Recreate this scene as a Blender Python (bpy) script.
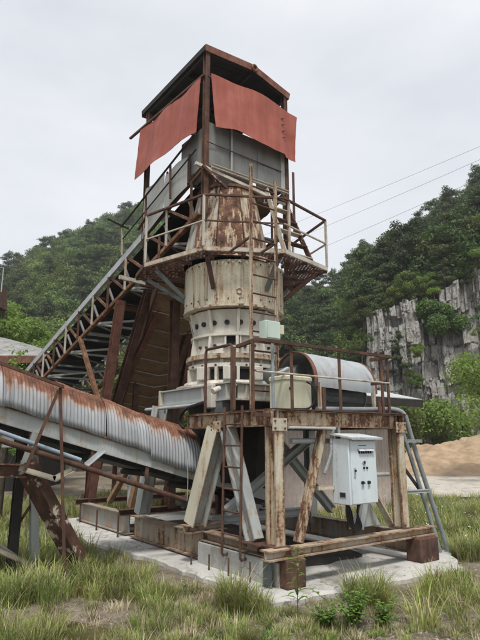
import bpy, bmesh, math, random
import numpy as np
from mathutils import Vector, Matrix, noise as mn

random.seed(7); np.random.seed(7)
for o in list(bpy.data.objects): bpy.data.objects.remove(o)
sc = bpy.context.scene
COL = sc.collection
R = math.radians

# ------------------------------------------------------------------ camera, sky, sun, exposure
CAM = Vector((-4.468, -5.292, 1.8))
HEAD = 36.6                                  # degrees the view is turned from +Y towards +X
PITCH = 12.63
cd = bpy.data.cameras.new('camera'); cam = bpy.data.objects.new('camera', cd); COL.objects.link(cam)
cam.location = CAM; cam.rotation_euler = (R(90 + PITCH), 0, R(-HEAD))
cd.sensor_fit = 'VERTICAL'; cd.sensor_height = 36; cd.lens = 36 * 540 / 640; cd.clip_end = 3000; cd.clip_start = .05
sc.camera = cam
FWD = Vector((math.sin(R(HEAD)), math.cos(R(HEAD)), 0)); RGT = Vector((math.cos(R(HEAD)), -math.sin(R(HEAD)), 0))
def W(x, y, z=0.0):                          # metres right of / ahead of the place the photographer stood
    p = Vector((CAM.x, CAM.y, 0)) + RGT * x + FWD * y; p.z = z; return p

SUN_EL, SUN_AZ = 60, HEAD + 178              # compass-like: angle from +Y towards +X, behind the viewer to the right
w = bpy.data.worlds.new('World'); sc.world = w; w.use_nodes = True
nt = w.node_tree; nt.nodes.clear()
def N(nt, t, **k):
    n = nt.nodes.new(t)
    for a, b in k.items():
        if a.startswith('i_'):
            key = a[2:]
            n.inputs[int(key) if key.isdigit() else key.replace('_', ' ')].default_value = b
        else: setattr(n, a, b)
    return n
L = lambda nt, a, b: nt.links.new(a, b)
sky = N(nt, 'ShaderNodeTexSky', sky_type='NISHITA', sun_disc=False, sun_elevation=R(SUN_EL), sun_rotation=R(SUN_AZ), altitude=100, air_density=1.0, dust_density=3.0, ozone_density=1.0)
tc = N(nt, 'ShaderNodeTexCoord')
mp = N(nt, 'ShaderNodeMapping'); mp.inputs['Scale'].default_value = (1, 1, 2.6)
L(nt, tc.outputs['Generated'], mp.inputs['Vector'])
cn = N(nt, 'ShaderNodeTexNoise', i_Scale=1.6, i_Detail=6.0, i_Roughness=.55)
L(nt, mp.outputs['Vector'], cn.inputs['Vector'])
cr = N(nt, 'ShaderNodeValToRGB')
cr.color_ramp.elements[0].position = .3; cr.color_ramp.elements[0].color = (3.35, 3.48, 3.66, 1)
cr.color_ramp.elements[1].position = .7; cr.color_ramp.elements[1].color = (4.6, 4.64, 4.68, 1)
L(nt, cn.outputs['Fac'], cr.inputs['Fac'])
mx = N(nt, 'ShaderNodeMix', data_type='RGBA', i_0=.88)
L(nt, sky.outputs['Color'], mx.inputs[6]); L(nt, cr.outputs['Color'], mx.inputs[7])
bg = N(nt, 'ShaderNodeBackground', i_Strength=.1); wo = N(nt, 'ShaderNodeOutputWorld')
L(nt, mx.outputs[2], bg.inputs['Color']); L(nt, bg.outputs['Background'], wo.inputs['Surface'])

sd = bpy.data.lights.new('sun', 'SUN'); sun = bpy.data.objects.new('sun', sd); COL.objects.link(sun)
sd.energy = 1.5; sd.angle = R(11); sd.color = (1, .96, .9)
sdir = Vector((math.sin(R(SUN_AZ)) * math.cos(R(SUN_EL)), math.cos(R(SUN_AZ)) * math.cos(R(SUN_EL)), math.sin(R(SUN_EL))))
sun.rotation_euler = sdir.to_track_quat('Z', 'Y').to_euler(); sun.location = (0, -10, 25)
vs = sc.view_settings; vs.view_transform = 'Standard'; vs.look = 'None'; vs.gamma = 1; vs.use_curve_mapping = False
vs.exposure = 1.2

# ------------------------------------------------------------------ materials
def newmat(name):
    m = bpy.data.materials.new(name); m.use_nodes = True; nt = m.node_tree
    b = nt.nodes['Principled BSDF']; return m, nt, b
def ramp(nt, fac, stops, interp='LINEAR'):
    r = N(nt, 'ShaderNodeValToRGB'); r.color_ramp.interpolation = interp
    e = r.color_ramp.elements
    while len(e) < len(stops): e.new(.5)
    for q, (p, c) in zip(e, stops): q.position = p; q.color = (*c, 1) if len(c) == 3 else c
    if fac is not None: L(nt, fac, r.inputs['Fac'])
    return r.outputs['Color']
def coords(nt, scale=(1, 1, 1), rnd=True, kind='Object'):
    t = N(nt, 'ShaderNodeTexCoord'); m = N(nt, 'ShaderNodeMapping'); m.inputs['Scale'].default_value = scale
    v = t.outputs[kind]
    if rnd:
        oi = N(nt, 'ShaderNodeObjectInfo'); mu = N(nt, 'ShaderNodeMath', operation='MULTIPLY', i_1=37.0)
        L(nt, oi.outputs['Random'], mu.inputs[0])
        ad = N(nt, 'ShaderNodeVectorMath', operation='ADD'); L(nt, v, ad.inputs[0]); L(nt, mu.outputs[0], ad.inputs[1]); v = ad.outputs[0]
    L(nt, v, m.inputs['Vector']); return m.outputs['Vector']
def nz(nt, vec, s, d=6.0, r=.6, out='Fac', dist=0.0):
    n = N(nt, 'ShaderNodeTexNoise', i_Scale=s, i_Detail=d, i_Roughness=r, i_Distortion=dist)
    L(nt, vec, n.inputs['Vector']); return n.outputs[out]
def math_(nt, op, a, b, c=None, clamp=False):
    n = N(nt, 'ShaderNodeMath', operation=op, use_clamp=clamp)
    for i, x in enumerate((a, b, c)):
        if x is None: continue
        if isinstance(x, (int, float)): n.inputs[i].default_value = x
        else: L(nt, x, n.inputs[i])
    return n.outputs[0]
def mixc(nt, f, a, b, bt='MIX'):
    n = N(nt, 'ShaderNodeMix', data_type='RGBA', blend_type=bt)
    for k, x in ((0, f), (6, a), (7, b)):
        if isinstance(x, (int, float)): n.inputs[k].default_value = x
        elif isinstance(x, tuple): n.inputs[k].default_value = (*x, 1)
        else: L(nt, x, n.inputs[k])
    return n.outputs[2]
def bump(nt, b, h, s=.3, d=.01):
    n = N(nt, 'ShaderNodeBump', i_Strength=s, i_Distance=d); L(nt, h, n.inputs['Height']); L(nt, n.outputs[0], b.inputs['Normal'])

RUST_D, RUST_M, RUST_L = (.040, .025, .019), (.115, .060, .040), (.25, .135, .078)
def painted(name, paint, rust=.45, streak=.5, rough=.55, edge=True, grime=.35, spec=.3):
    """old paint: grime, vertical rust streaks, rust patches, rusted edges"""
    m, nt, b = newmat(name)
    v = coords(nt); vst = coords(nt, (7, 7, .55))
    n1 = nz(nt, v, 2.6, 9, .68); n2 = nz(nt, vst, 1.6, 5, .6); n3 = nz(nt, v, 28, 4, .6)
    s = math_(nt, 'ADD', math_(nt, 'MULTIPLY', n1, 1 - streak), math_(nt, 'MULTIPLY', n2, streak))
    s = math_(nt, 'ADD', math_(nt, 'MULTIPLY', s, .82), math_(nt, 'MULTIPLY', n3, .18))
    if edge:
        bv = N(nt, 'ShaderNodeBevel', samples=3, i_Radius=.022); ge = N(nt, 'ShaderNodeNewGeometry')
        dp = N(nt, 'ShaderNodeVectorMath', operation='DOT_PRODUCT'); L(nt, bv.outputs[0], dp.inputs[0]); L(nt, ge.outputs['Normal'], dp.inputs[1])
        e = math_(nt, 'SUBTRACT', 1.0, dp.outputs['Value'], clamp=True)
        s = math_(nt, 'ADD', s, math_(nt, 'MULTIPLY', e, .33))
    oi = N(nt, 'ShaderNodeObjectInfo'); s = math_(nt, 'ADD', s, math_(nt, 'MULTIPLY_ADD', oi.outputs['Random'], .10, -.05))
    t = .5 + (.5 - rust) * .42
    g = nz(nt, coords(nt, (3, 3, .8)), 2.2, 7, .6)
    pc = mixc(nt, math_(nt, 'MULTIPLY', ramp(nt, g, [(.35, (0, 0, 0)), (.72, (1, 1, 1))]), grime), paint, tuple(x * .48 for x in paint))
    stain = mixc(nt, ramp(nt, s, [(t - .11, (0, 0, 0)), (t + .005, (.75,) * 3)]), pc, (.30, .17, .075))
    rc = ramp(nt, nz(nt, v, 9, 6, .65), [(.3, RUST_D), (.5, RUST_M), (.72, RUST_L)])
    rf = ramp(nt, s, [(t, (0, 0, 0)), (t + .035, (1, 1, 1))])
    L(nt, mixc(nt, rf, stain, rc), b.inputs['Base Color'])
    b.inputs['Roughness'].default_value = rough; b.inputs['Specular IOR Level'].default_value = spec
    L(nt, math_(nt, 'ADD', math_(nt, 'MULTIPLY', rf, .35), rough, clamp=True), b.inputs['Roughness'])
    bump(nt, b, math_(nt, 'ADD', math_(nt, 'MULTIPLY', rf, .5), math_(nt, 'MULTIPLY', n3, .6)), .45, .006)
    return m
def rusty(name, cs=((.05, .031, .024), (.095, .053, .039), (.17, .092, .062)), rough=.85, sc_=5.0, paint=None, pf=.62):
    m, nt, b = newmat(name); v = coords(nt)
    n = nz(nt, v, sc_, 8, .66); n2 = nz(nt, coords(nt, (6, 6, .7)), 2, 5)
    c = ramp(nt, math_(nt, 'ADD', math_(nt, 'MULTIPLY', n, .7), math_(nt, 'MULTIPLY', n2, .3)), [(.32, cs[0]), (.5, cs[1]), (.68, cs[2])])
    if paint:
        c = mixc(nt, ramp(nt, nz(nt, v, 3.1, 7, .7), [(pf, (0, 0, 0)), (pf + .04, (1, 1, 1))]), c, paint)
    L(nt, c, b.inputs['Base Color']); b.inputs['Roughness'].default_value = rough; b.inputs['Specular IOR Level'].default_value = .2
    bump(nt, b, nz(nt, v, 40, 5, .7), .5, .006); return m
def plain(name, col, rough=.6, metal=0.0, var=.25, s=6.0, bp=.15):
    m, nt, b = newmat(name); v = coords(nt)
    n = nz(nt, v, s, 7, .62)
    L(nt, mixc(nt, ramp(nt, n, [(.3, (0, 0, 0)), (.7, (1, 1, 1))]), tuple(c * (1 - var) for c in col), tuple(min(1, c * (1 + var)) for c in col)), b.inputs['Base Color'])
    b.inputs['Roughness'].default_value = rough; b.inputs['Metallic'].default_value = metal; b.inputs['Specular IOR Level'].default_value = .3
    bump(nt, b, nz(nt, v, 45, 4), bp, .004); return m

M = {}
M['cream'] = painted('cream_paint', (.54, .51, .41), .31, .6)
M['pale'] = painted('pale_blue_grey_paint', (.42, .45, .44), .12, .55)
M['crusher'] = painted('crusher_paint', (.60, .58, .51), .12, .5, grime=.6)
M['drum'] = painted('drum_paint', (.57, .535, .42), .32, .8, grime=.4)
M['hopper'] = painted('hopper_paint', (.44, .47, .43), .42, .8)
M['beam_rusty'] = painted('rusty_cream_beam', (.50, .47, .38), .45, .45)
M['post_rusty'] = painted('rusty_cream_post', (.54, .51, .41), .38, .7)
M['rail_white'] = painted('white_railing_paint', (.52, .50, .44), .30, .3)
M['skid'] = painted('rusty_skid_beam', (.47, .42, .34), .46, .35)
M['sill'] = painted('dirty_sill_paint', (.33, .33, .30), .36, .5, grime=.7)
M['mint'] = painted('mint_paint', (.50, .60, .53), .12, .5)
M['hopper_brown'] = painted('brown_hopper_plate', (.50, .48, .40), .535, .85)
M['flaked'] = rusty('flaked_rust_leg', ((.035, .022, .018), (.075, .042, .032), (.13, .072, .05)), paint=(.50, .43, .33), pf=.565)
M['leg'] = painted('grey_leg_paint', (.37, .40, .395), .27, .6)
M['rust'] = rusty('rust_brown')
M['rust_red'] = rusty('red_lead_rust', ((.07, .036, .027), (.15, .072, .052), (.23, .115, .08)))
M['rust_light'] = rusty('orange_rust', ((.05, .026, .016), (.16, .08, .045), (.30, .19, .12)))
M['rust_paint'] = rusty('rust_with_old_paint', paint=(.46, .37, .26), pf=.58)
M['rust_chips'] = rusty('rust_with_white_chips', ((.04, .024, .019), (.085, .047, .036), (.15, .085, .06)), paint=(.48, .42, .33), pf=.64)
M['dark'] = plain('dark_steel', (.030, .028, .026), .8)
M['darkgrey'] = plain('grey_green_steel', (.115, .13, .13), .7)
M['rubber'] = plain('black_rubber', (.013, .013, .013), .6)
M['opening_shade'] = plain('painted_opening_shade', (.008, .008, .008), .9)  # near-black colour painted for the shade inside openings that are not cut
M['galv'] = plain('galvanised_steel', (.40, .42, .43), .5, .25, .18)
M['conduit'] = plain('grey_conduit', (.24, .27, .28), .5, 0, .2)
M['bluepipe'] = plain('blue_grey_pipe', (.27, .33, .39), .45)
M['timber'] = plain('weathered_timber', (.22, .14, .08), .85, 0, .4, 9)
M['cab'] = painted('cabinet_paint', (.60, .67, .70), .13, .5, .45, True, .28)
M['tank'] = painted('tank_paint', (.57, .57, .42), .16, .6)
M['red'] = None
def red_sheet():
    m, nt, b = newmat('faded_red_sheet'); v = coords(nt)
    n = nz(nt, v, 1.5, 6, .6); st = nz(nt, coords(nt, (5, 5, .4)), 1.8, 5)
    c = ramp(nt, math_(nt, 'ADD', math_(nt, 'MULTIPLY', n, .5), math_(nt, 'MULTIPLY', st, .5)), [(.3, (.20, .058, .042)), (.5, (.30, .088, .064)), (.72, (.38, .135, .10))])
    L(nt, c, b.inputs['Base Color']); b.inputs['Roughness'].default_value = .7; b.inputs['Specular IOR Level'].default_value = .25
    bump(nt, b, math_(nt, 'ADD', nz(nt, v, 7, 4), nz(nt, coords(nt, (3, 3, .5)), 4, 4)), .22, .03); return m
M['red'] = red_sheet()
M['sheet'] = painted('grey_sheet_metal', (.19, .195, .185), .12, .6, .5, False, .6)
M['sheet_light'] = painted('light_grey_sheet_metal', (.36, .37, .35), .08, .6, .5, False, .4)
M['roof_under'] = plain('dark_roof_sheet', (.022, .022, .022), .8)
M['fascia'] = rusty('rusty_fascia', ((.06, .03, .022), (.17, .075, .055), (.26, .14, .11)))
M['pan'] = rusty('brown_pan', ((.14, .088, .058), (.24, .155, .10), (.33, .225, .155)), sc_=2.0)
def mesh_mat():
    m, nt, b = newmat('expanded_metal'); v = coords(nt)
    L(nt, ramp(nt, nz(nt, v, 7, 6), [(.35, (.04, .022, .016)), (.65, (.12, .06, .04))]), b.inputs['Base Color']); b.inputs['Roughness'].default_value = .8
    return m
M['mesh'] = mesh_mat()
def corr_mat():
    m, nt, b = newmat('corrugated_galvanised'); v = coords(nt, rnd=True)
    at = N(nt, 'ShaderNodeAttribute', attribute_name='up')           # how high on the arch the rain-rusted crown is
    st = nz(nt, coords(nt, (9, .6, .6)), 1.5, 6, .65); n1 = nz(nt, v, 1.15, 8, .64); n3 = nz(nt, v, 30, 4)
    s = math_(nt, 'ADD', math_(nt, 'MULTIPLY', at.outputs['Fac'], .62), math_(nt, 'ADD', math_(nt, 'ADD', math_(nt, 'MULTIPLY', n1, 1.05), math_(nt, 'MULTIPLY', N(nt, 'ShaderNodeObjectInfo').outputs['Random'], .14)), math_(nt, 'MULTIPLY', st, .42)))
    s = math_(nt, 'MULTIPLY', s, .7)
    zinc = ramp(nt, nz(nt, coords(nt, (6, .7, .7)), 2, 6), [(.3, (.21, .225, .24)), (.7, (.37, .385, .40))])
    stn = mixc(nt, ramp(nt, s, [(.70, (0, 0, 0)), (.80, (1, 1, 1))]), zinc, (.28, .16, .10))
    rc = ramp(nt, nz(nt, v, 8, 6), [(.3, (.07, .03, .018)), (.55, (.17, .075, .045)), (.75, (.26, .13, .08))])
    f = ramp(nt, s, [(.77, (0, 0, 0)), (.825, (1, 1, 1))])
    L(nt, mixc(nt, f, stn, rc), b.inputs['Base Color'])
    mt = math_(nt, 'SUBTRACT', .12, math_(nt, 'MULTIPLY', f, .12)); L(nt, mt, b.inputs['Metallic'])
    L(nt, math_(nt, 'ADD', .6, math_(nt, 'MULTIPLY', f, .35)), b.inputs['Roughness'])
    bump(nt, b, n3, .25, .004); return m
M['corr'] = corr_mat()
M['barrel'] = painted('pale_barrel_sheet', (.38, .41, .43), .17, .5, .5, False, .45)
def concrete(name, c0, c1, wet=False):
    m, nt, b = newmat(name); v = coords(nt, rnd=False)
    n = nz(nt, v, 1.3, 9, .65); n2 = nz(nt, v, 14, 5, .7)
    c = ramp(nt, math_(nt, 'ADD', math_(nt, 'MULTIPLY', n, .7), math_(nt, 'MULTIPLY', n2, .3)), [(.3, c0), (.5, tuple((a + b_) / 2 for a, b_ in zip(c0, c1))), (.68, c1)])
    c = mixc(nt, ramp(nt, nz(nt, v, 2.1, 8, .7), [(.55, (0, 0, 0)), (.66, (.6,) * 3)]), c, (.16, .13, .09))
    vo = N(nt, 'ShaderNodeTexVoronoi', feature='DISTANCE_TO_EDGE', i_Scale=.55); wv = N(nt, 'ShaderNodeVectorMath', operation='ADD'); L(nt, v, wv.inputs[0]); L(nt, nz(nt, v, 2.2, 5, .6, 'Color'), wv.inputs[1]); L(nt, wv.outputs[0], vo.inputs['Vector'])
    c = mixc(nt, ramp(nt, vo.outputs['Distance'], [(0, (.75,) * 3), (.012, (0, 0, 0))]), c, (.09, .08, .065))
    c = mixc(nt, ramp(nt, nz(nt, v, 1.7, 6, .6), [(.57, (0, 0, 0)), (.70, (.55,) * 3)]), c, (.10, .085, .065))
    L(nt, c, b.inputs['Base Color']); b.inputs['Roughness'].default_value = .9; b.inputs['Specular IOR Level'].default_value = .2
    bump(nt, b, math_(nt, 'ADD', n2, math_(nt, 'MULTIPLY', nz(nt, v, 90, 3), .5)), .4, .01); return m
M['slab'] = concrete('old_concrete', (.36, .35, .33), (.58, .57, .54))
M['plinth'] = concrete('grey_concrete', (.26, .265, .25), (.44, .44, .42))
def ground_mat():
    m, nt, b = newmat('dirt_ground'); v = coords(nt, rnd=False)
    n = nz(nt, v, .8, 10, .66); n2 = nz(nt, v, 6, 8, .7); n3 = nz(nt, v, 45, 5, .7)
    s = math_(nt, 'ADD', math_(nt, 'MULTIPLY', n, .45), math_(nt, 'ADD', math_(nt, 'MULTIPLY', n2, .3), math_(nt, 'MULTIPLY', n3, .25)))
    dirt = ramp(nt, s, [(.33, (.08, .066, .048)), (.47, (.17, .142, .108)), (.56, (.27, .235, .185)), (.68, (.40, .365, .31))])
    moss = mixc(nt, n3, (.06, .065, .022), (.12, .12, .05))
    c = mixc(nt, ramp(nt, nz(nt, v, 1.1, 8, .6), [(.54, (0, 0, 0)), (.66, (.6,) * 3)]), dirt, moss)
    # the gravelled lot and the grass verge beyond it, by their distance along the yard
    L(nt, c, b.inputs['Base Color']); b.inputs['Roughness'].default_value = .95; b.inputs['Specular IOR Level'].default_value = .15
    bump(nt, b, math_(nt, 'ADD', n2, math_(nt, 'MULTIPLY', n3, .7)), .9, .03); return m
M['ground'] = ground_mat()
M['lot'] = concrete('pale_gravel_lot', (.36, .33, .28), (.55, .52, .46))
M['sand'] = plain('yellow_sand', (.33, .24, .155), .95, 0, .3, 1.6, .9)
def rock_mat():
    m, nt, b = newmat('quarried_rock'); v = coords(nt, rnd=False)
    n = nz(nt, coords(nt, (1, 1, .35), False), .30, 10, .7); n2 = nz(nt, v, 2.4, 10, .75); st = nz(nt, coords(nt, (2.2, 2.2, .16), False), .9, 9, .7)
    s = math_(nt, 'ADD', math_(nt, 'MULTIPLY', n, .4), math_(nt, 'ADD', math_(nt, 'MULTIPLY', n2, .3), math_(nt, 'MULTIPLY', st, .3)))
    c = ramp(nt, s, [(.32, (.14, .132, .12)), (.42, (.28, .27, .25)), (.49, (.44, .43, .40)), (.60, (.58, .57, .54))])
    c = mixc(nt, ramp(nt, nz(nt, v, .5, 8, .7), [(.58, (0, 0, 0)), (.68, (.7,) * 3)]), c, (.24, .17, .10))
    vo = N(nt, 'ShaderNodeTexVoronoi', feature='DISTANCE_TO_EDGE', i_Scale=1.1)
    wv = N(nt, 'ShaderNodeVectorMath', operation='ADD'); L(nt, coords(nt, (1, 1, .28), False), wv.inputs[0]); L(nt, N_color(nt, v), wv.inputs[1]); L(nt, wv.outputs[0], vo.inputs['Vector'])
    crk = ramp(nt, vo.outputs['Distance'], [(.0, (.2, .2, .2)), (.022, (1, 1, 1))])
    c = mixc(nt, crk, (.06, .055, .05), c)
    L(nt, c, b.inputs['Base Color']); b.inputs['Roughness'].default_value = .95; b.inputs['Specular IOR Level'].default_value = .15
    bump(nt, b, math_(nt, 'ADD', math_(nt, 'ADD', n2, n), math_(nt, 'MULTIPLY', crk, .3)), 1.0, .35); return m
def N_color(nt, v): return nz(nt, v, .7, 4, .6, 'Color')
M['rock'] = rock_mat()
M['hill'] = plain('forest_floor', (.035, .045, .018), .95, 0, .4, .2)
def leaf_mat(name, a, b_, trans=.35, rough=.55):
    m, nt, b = newmat(name); ge = N(nt, 'ShaderNodeNewGeometry'); oi = N(nt, 'ShaderNodeObjectInfo')
    c = mixc(nt, ge.outputs['Random Per Island'], a, b_)
    hs = N(nt, 'ShaderNodeHueSaturation'); L(nt, c, hs.inputs['Color'])
    L(nt, math_(nt, 'ADD', .58, math_(nt, 'MULTIPLY', oi.outputs['Random'], .84)), hs.inputs['Value'])
    L(nt, math_(nt, 'ADD', .475, math_(nt, 'MULTIPLY', math_(nt, 'FRACT', math_(nt, 'MULTIPLY', oi.outputs['Random'], 7.31), 0.0), .045)), hs.inputs['Hue'])
    L(nt, hs.outputs['Color'], b.inputs['Base Color']); b.inputs['Roughness'].default_value = rough; b.inputs['Specular IOR Level'].default_value = .25
    tr = N(nt, 'ShaderNodeBsdfTranslucent'); L(nt, hs.outputs['Color'], tr.inputs['Color'])
    ms = N(nt, 'ShaderNodeMixShader', i_0=trans); L(nt, b.outputs[0], ms.inputs[1]); L(nt, tr.outputs[0], ms.inputs[2])
    L(nt, ms.outputs[0], nt.nodes['Material Output'].inputs['Surface']); return m
M['leaf'] = leaf_mat('broad_leaves', (.074, .122, .028), (.165, .235, .066))
M['leaf_mid'] = leaf_mat('fresh_leaves', (.105, .17, .034), (.21, .295, .075))
M['leaf_lime'] = leaf_mat('lime_leaves', (.12, .20, .035), (.24, .34, .085), .45)
M['needle'] = leaf_mat('pine_needles', (.044, .078, .026), (.105, .155, .054), .2)
M['grass'] = leaf_mat('grass_blades', (.185, .24, .06), (.37, .42, .14), .4)
M['straw'] = leaf_mat('dry_grass', (.32, .27, .17), (.50, .44, .30), .3)
M['weed'] = leaf_mat('weed_leaves', (.10, .19, .035), (.19, .30, .07), .4)
M['bark'] = plain('tree_bark', (.07, .055, .042), .9, 0, .4, 8)
M['flower'] = plain('white_petals', (.75, .75, .70), .7)
M['pebble'] = plain('grey_pebbles', (.30, .28, .25), .9, 0, .4, 3)
M['wood_pink'] = plain('faded_pink_siding', (.44, .37, .33), .75, 0, .15)
M['shed_roof'] = plain('pale_shed_roof', (.42, .44, .43), .7, 0, .2)
M['shed_old'] = plain('grey_fibre_roof', (.24, .235, .225), .9, 0, .35, 2.5)

# ------------------------------------------------------------------ mesh helpers
BASE = {}
def wbase(o): return BASE.get(o.name, Vector((0, 0, 0))) if o else Vector((0, 0, 0))
def thing(name, label, cat, loc=(0, 0, 0), group=None):
    o = bpy.data.objects.new(name, None); COL.objects.link(o); o.empty_display_size = .2
    o.location = loc; BASE[o.name] = Vector(loc); tag(o, label, cat, group); return o
def tag(o, label=None, cat=None, group=None, kind=None):
    for k, x in (('label', label), ('category', cat), ('group', group), ('kind', kind)):
        if x: o[k] = x
    return o
class MB:
    def __init__(s): s.v = []; s.f = []
    def add(s, v, f):
        n = len(s.v); s.v += [tuple(p) for p in v]; s.f += [tuple(i + n for i in q) for q in f]; return s
    def box(s, c, d, rz=0.0, rot=None):
        m = rot or Matrix.Rotation(rz, 3, 'Z'); c = Vector(c)
        v = [c + m @ Vector((x * d[0] / 2, y * d[1] / 2, z * d[2] / 2)) for z in (-1, 1) for x, y in ((-1, -1), (1, -1), (1, 1), (-1, 1))]
        return s.add(v, [(3, 2, 1, 0), (4, 5, 6, 7), (0, 1, 5, 4), (1, 2, 6, 5), (2, 3, 7, 6), (3, 0, 4, 7)])
    def prof(s, p0, p1, pts, up=(0, 0, 1)):
        p0, p1, up = Vector(p0), Vector(p1), Vector(up); d = (p1 - p0).normalized()
        sx = d.cross(up)
        if sx.length < 1e-4: sx = d.cross(Vector((1, 0, 0)))
        sx.normalize(); sy = sx.cross(d)
        n = len(pts)
        v = [p0 + sx * x + sy * y for x, y in pts] + [p1 + sx * x + sy * y for x, y in pts]
        f = [(i, (i + 1) % n, n + (i + 1) % n, n + i) for i in range(n)] + [tuple(range(n))[::-1], tuple(range(n, 2 * n))]
        return s.add(v, f)
    def bar(s, p0, p1, w, h, up=(0, 0, 1)):
        return s.prof(p0, p1, [(-w / 2, -h / 2), (w / 2, -h / 2), (w / 2, h / 2), (-w / 2, h / 2)], up)
    def ibeam(s, p0, p1, w, h, t=.014, up=(0, 0, 1)):
        a, b, k = w / 2, h / 2, t / 2
        return s.prof(p0, p1, [(-a, -b), (a, -b), (a, -b + t), (k, -b + t), (k, b - t), (a, b - t), (a, b), (-a, b), (-a, b - t), (-k, b - t), (-k, -b + t), (-a, -b + t)], up)
    def chan(s, p0, p1, w, h, t=.012, up=(0, 0, 1)):      # C section, web on -side when w > 0
        b = h / 2
        return s.prof(p0, p1, [(0, -b), (w, -b), (w, -b + t), (t, -b + t), (t, b - t), (w, b - t), (w, b), (0, b)] if w > 0 else [(0, -b), (0, b), (w, b), (w, b - t), (-t, b - t), (-t, -b + t), (w, -b + t), (w, -b)], up)
    def angle(s, p0, p1, a, t=.008, up=(0, 0, 1)):
        return s.prof(p0, p1, [(0, 0), (a, 0), (a, t), (t, t), (t, a), (0, a)], up)
    def tube(s, pts, r, n=10, cap=True):
        pts = [Vector(p) for p in pts]; k = len(pts); fr = None; rings = []
        for i, p in enumerate(pts):
            d = (pts[min(i + 1, k - 1)] - pts[max(i - 1, 0)]).normalized()
            if fr is None: fr = d.orthogonal().normalized()
            fr = (fr - d * fr.dot(d)).normalized(); b = d.cross(fr)
            rr = r[i] if isinstance(r, (list, tuple)) else r
            rings.append([p + (fr * math.cos(a) + b * math.sin(a)) * rr for a in (2 * math.pi * j / n for j in range(n))])
        v = [q for ring in rings for q in ring]
        f = [(i * n + j, i * n + (j + 1) % n, (i + 1) * n + (j + 1) % n, (i + 1) * n + j) for i in range(k - 1) for j in range(n)]
        if cap: f += [tuple(range(n))[::-1], tuple(range((k - 1) * n, k * n))]
        return s.add(v, f)
    def lathe(s, c, prof, n=48, closed=False):
        c = Vector(c); k = len(prof)
        v = [c + Vector((r * math.cos(a), r * math.sin(a), z)) for r, z in prof for a in (2 * math.pi * j / n for j in range(n))]
        kk = k if closed else k - 1
        f = [(i * n + j, i * n + (j + 1) % n, ((i + 1) % k) * n + (j + 1) % n, ((i + 1) % k) * n + j) for i in range(kk) for j in range(n)]
        return s.add(v, f)
    def plate(s, poly, th):                                # polygon given a thickness along its normal
        p = [Vector(q) for q in poly]; nrm = Vector((0, 0, 0))
        for i in range(len(p)): nrm += p[i].cross(p[(i + 1) % len(p)])
        nrm.normalize(); n = len(p); q = [x - nrm * th for x in p]
        return s.add(p + q, [tuple(range(n)), tuple(range(n, 2 * n))[::-1]] + [(i, i + n, (i + 1) % n + n, (i + 1) % n) for i in range(n)])
    def grid(s, fn, nu, nv, th=0.0):
        P = [[Vector(fn(i / nu, j / nv)) for j in range(nv + 1)] for i in range(nu + 1)]
        v = [p for row in P for p in row]; m = nv + 1
        f = [(i * m + j, (i + 1) * m + j, (i + 1) * m + j + 1, i * m + j + 1) for i in range(nu) for j in range(nv)]
        if th:
            nn = len(v); back = []
            for i in range(nu + 1):
                for j in range(nv + 1):
                    a = P[min(i + 1, nu)][j] - P[max(i - 1, 0)][j]; b = P[i][min(j + 1, nv)] - P[i][max(j - 1, 0)]
                    back.append(P[i][j] - a.cross(b).normalized() * th)
            v += back; f += [tuple(k + nn for k in q)[::-1] for q in f]
            rim = [i * m for i in range(nu + 1)] + [nu * m + j for j in range(1, m)] + [i * m + nv for i in range(nu - 1, -1, -1)] + [j for j in range(nv - 1, 0, -1)]
            for a, b in zip(rim, rim[1:] + rim[:1]): f.append((b, a, a + nn, b + nn))
        return s.add(v, f)
    def build(s, name, mat, parent=None, smooth=35, bevel=0.0):
        b = wbase(parent); me = bpy.data.meshes.new(name)
        me.from_pydata([(x - b.x, y - b.y, z - b.z) for x, y, z in s.v], [], s.f)
        bm = bmesh.new(); bm.from_mesh(me); bmesh.ops.recalc_face_normals(bm, faces=bm.faces); bm.to_mesh(me); bm.free()
        me.materials.append(M[mat] if isinstance(mat, str) else mat)
        if smooth: me.shade_smooth(); me.set_sharp_from_angle(angle=R(smooth))
        o = bpy.data.objects.new(name, me); COL.objects.link(o); BASE[o.name] = b.copy()
        if parent: o.parent = parent
        if bevel:
            md = o.modifiers.new('bevel', 'BEVEL'); md.width = bevel; md.segments = 2; md.limit_method = 'ANGLE'; md.angle_limit = R(40)
        return o
def centred(o):
    """move a lone mesh's origin to its base"""
    me = o.data; n = len(me.vertices); a = np.empty(n * 3); me.vertices.foreach_get('co', a); a = a.reshape(-1, 3)
    c = np.array([(a[:, 0].min() + a[:, 0].max()) / 2, (a[:, 1].min() + a[:, 1].max()) / 2, a[:, 2].min()])
    me.vertices.foreach_set('co', (a - c).ravel()); o.location = Vector(o.location) + Vector(c); me.update(); return o
def lerp(a, b, t): return tuple(x + (y - x) * t for x, y in zip(a, b))
def catmull(pts, k=6):
    pts = [Vector(p) for p in pts]; out = []
    for i in range(len(pts) - 1):
        p0, p1, p2, p3 = pts[max(i - 1, 0)], pts[i], pts[i + 1], pts[min(i + 2, len(pts) - 1)]
        for j in range(k):
            t = j / k
            out.append(.5 * ((2 * p1) + (p2 - p0) * t + (2 * p0 - 5 * p1 + 4 * p2 - p3) * t * t + (3 * p1 - p0 - 3 * p2 + p3) * t ** 3))
    return out + [pts[-1]]

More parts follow.
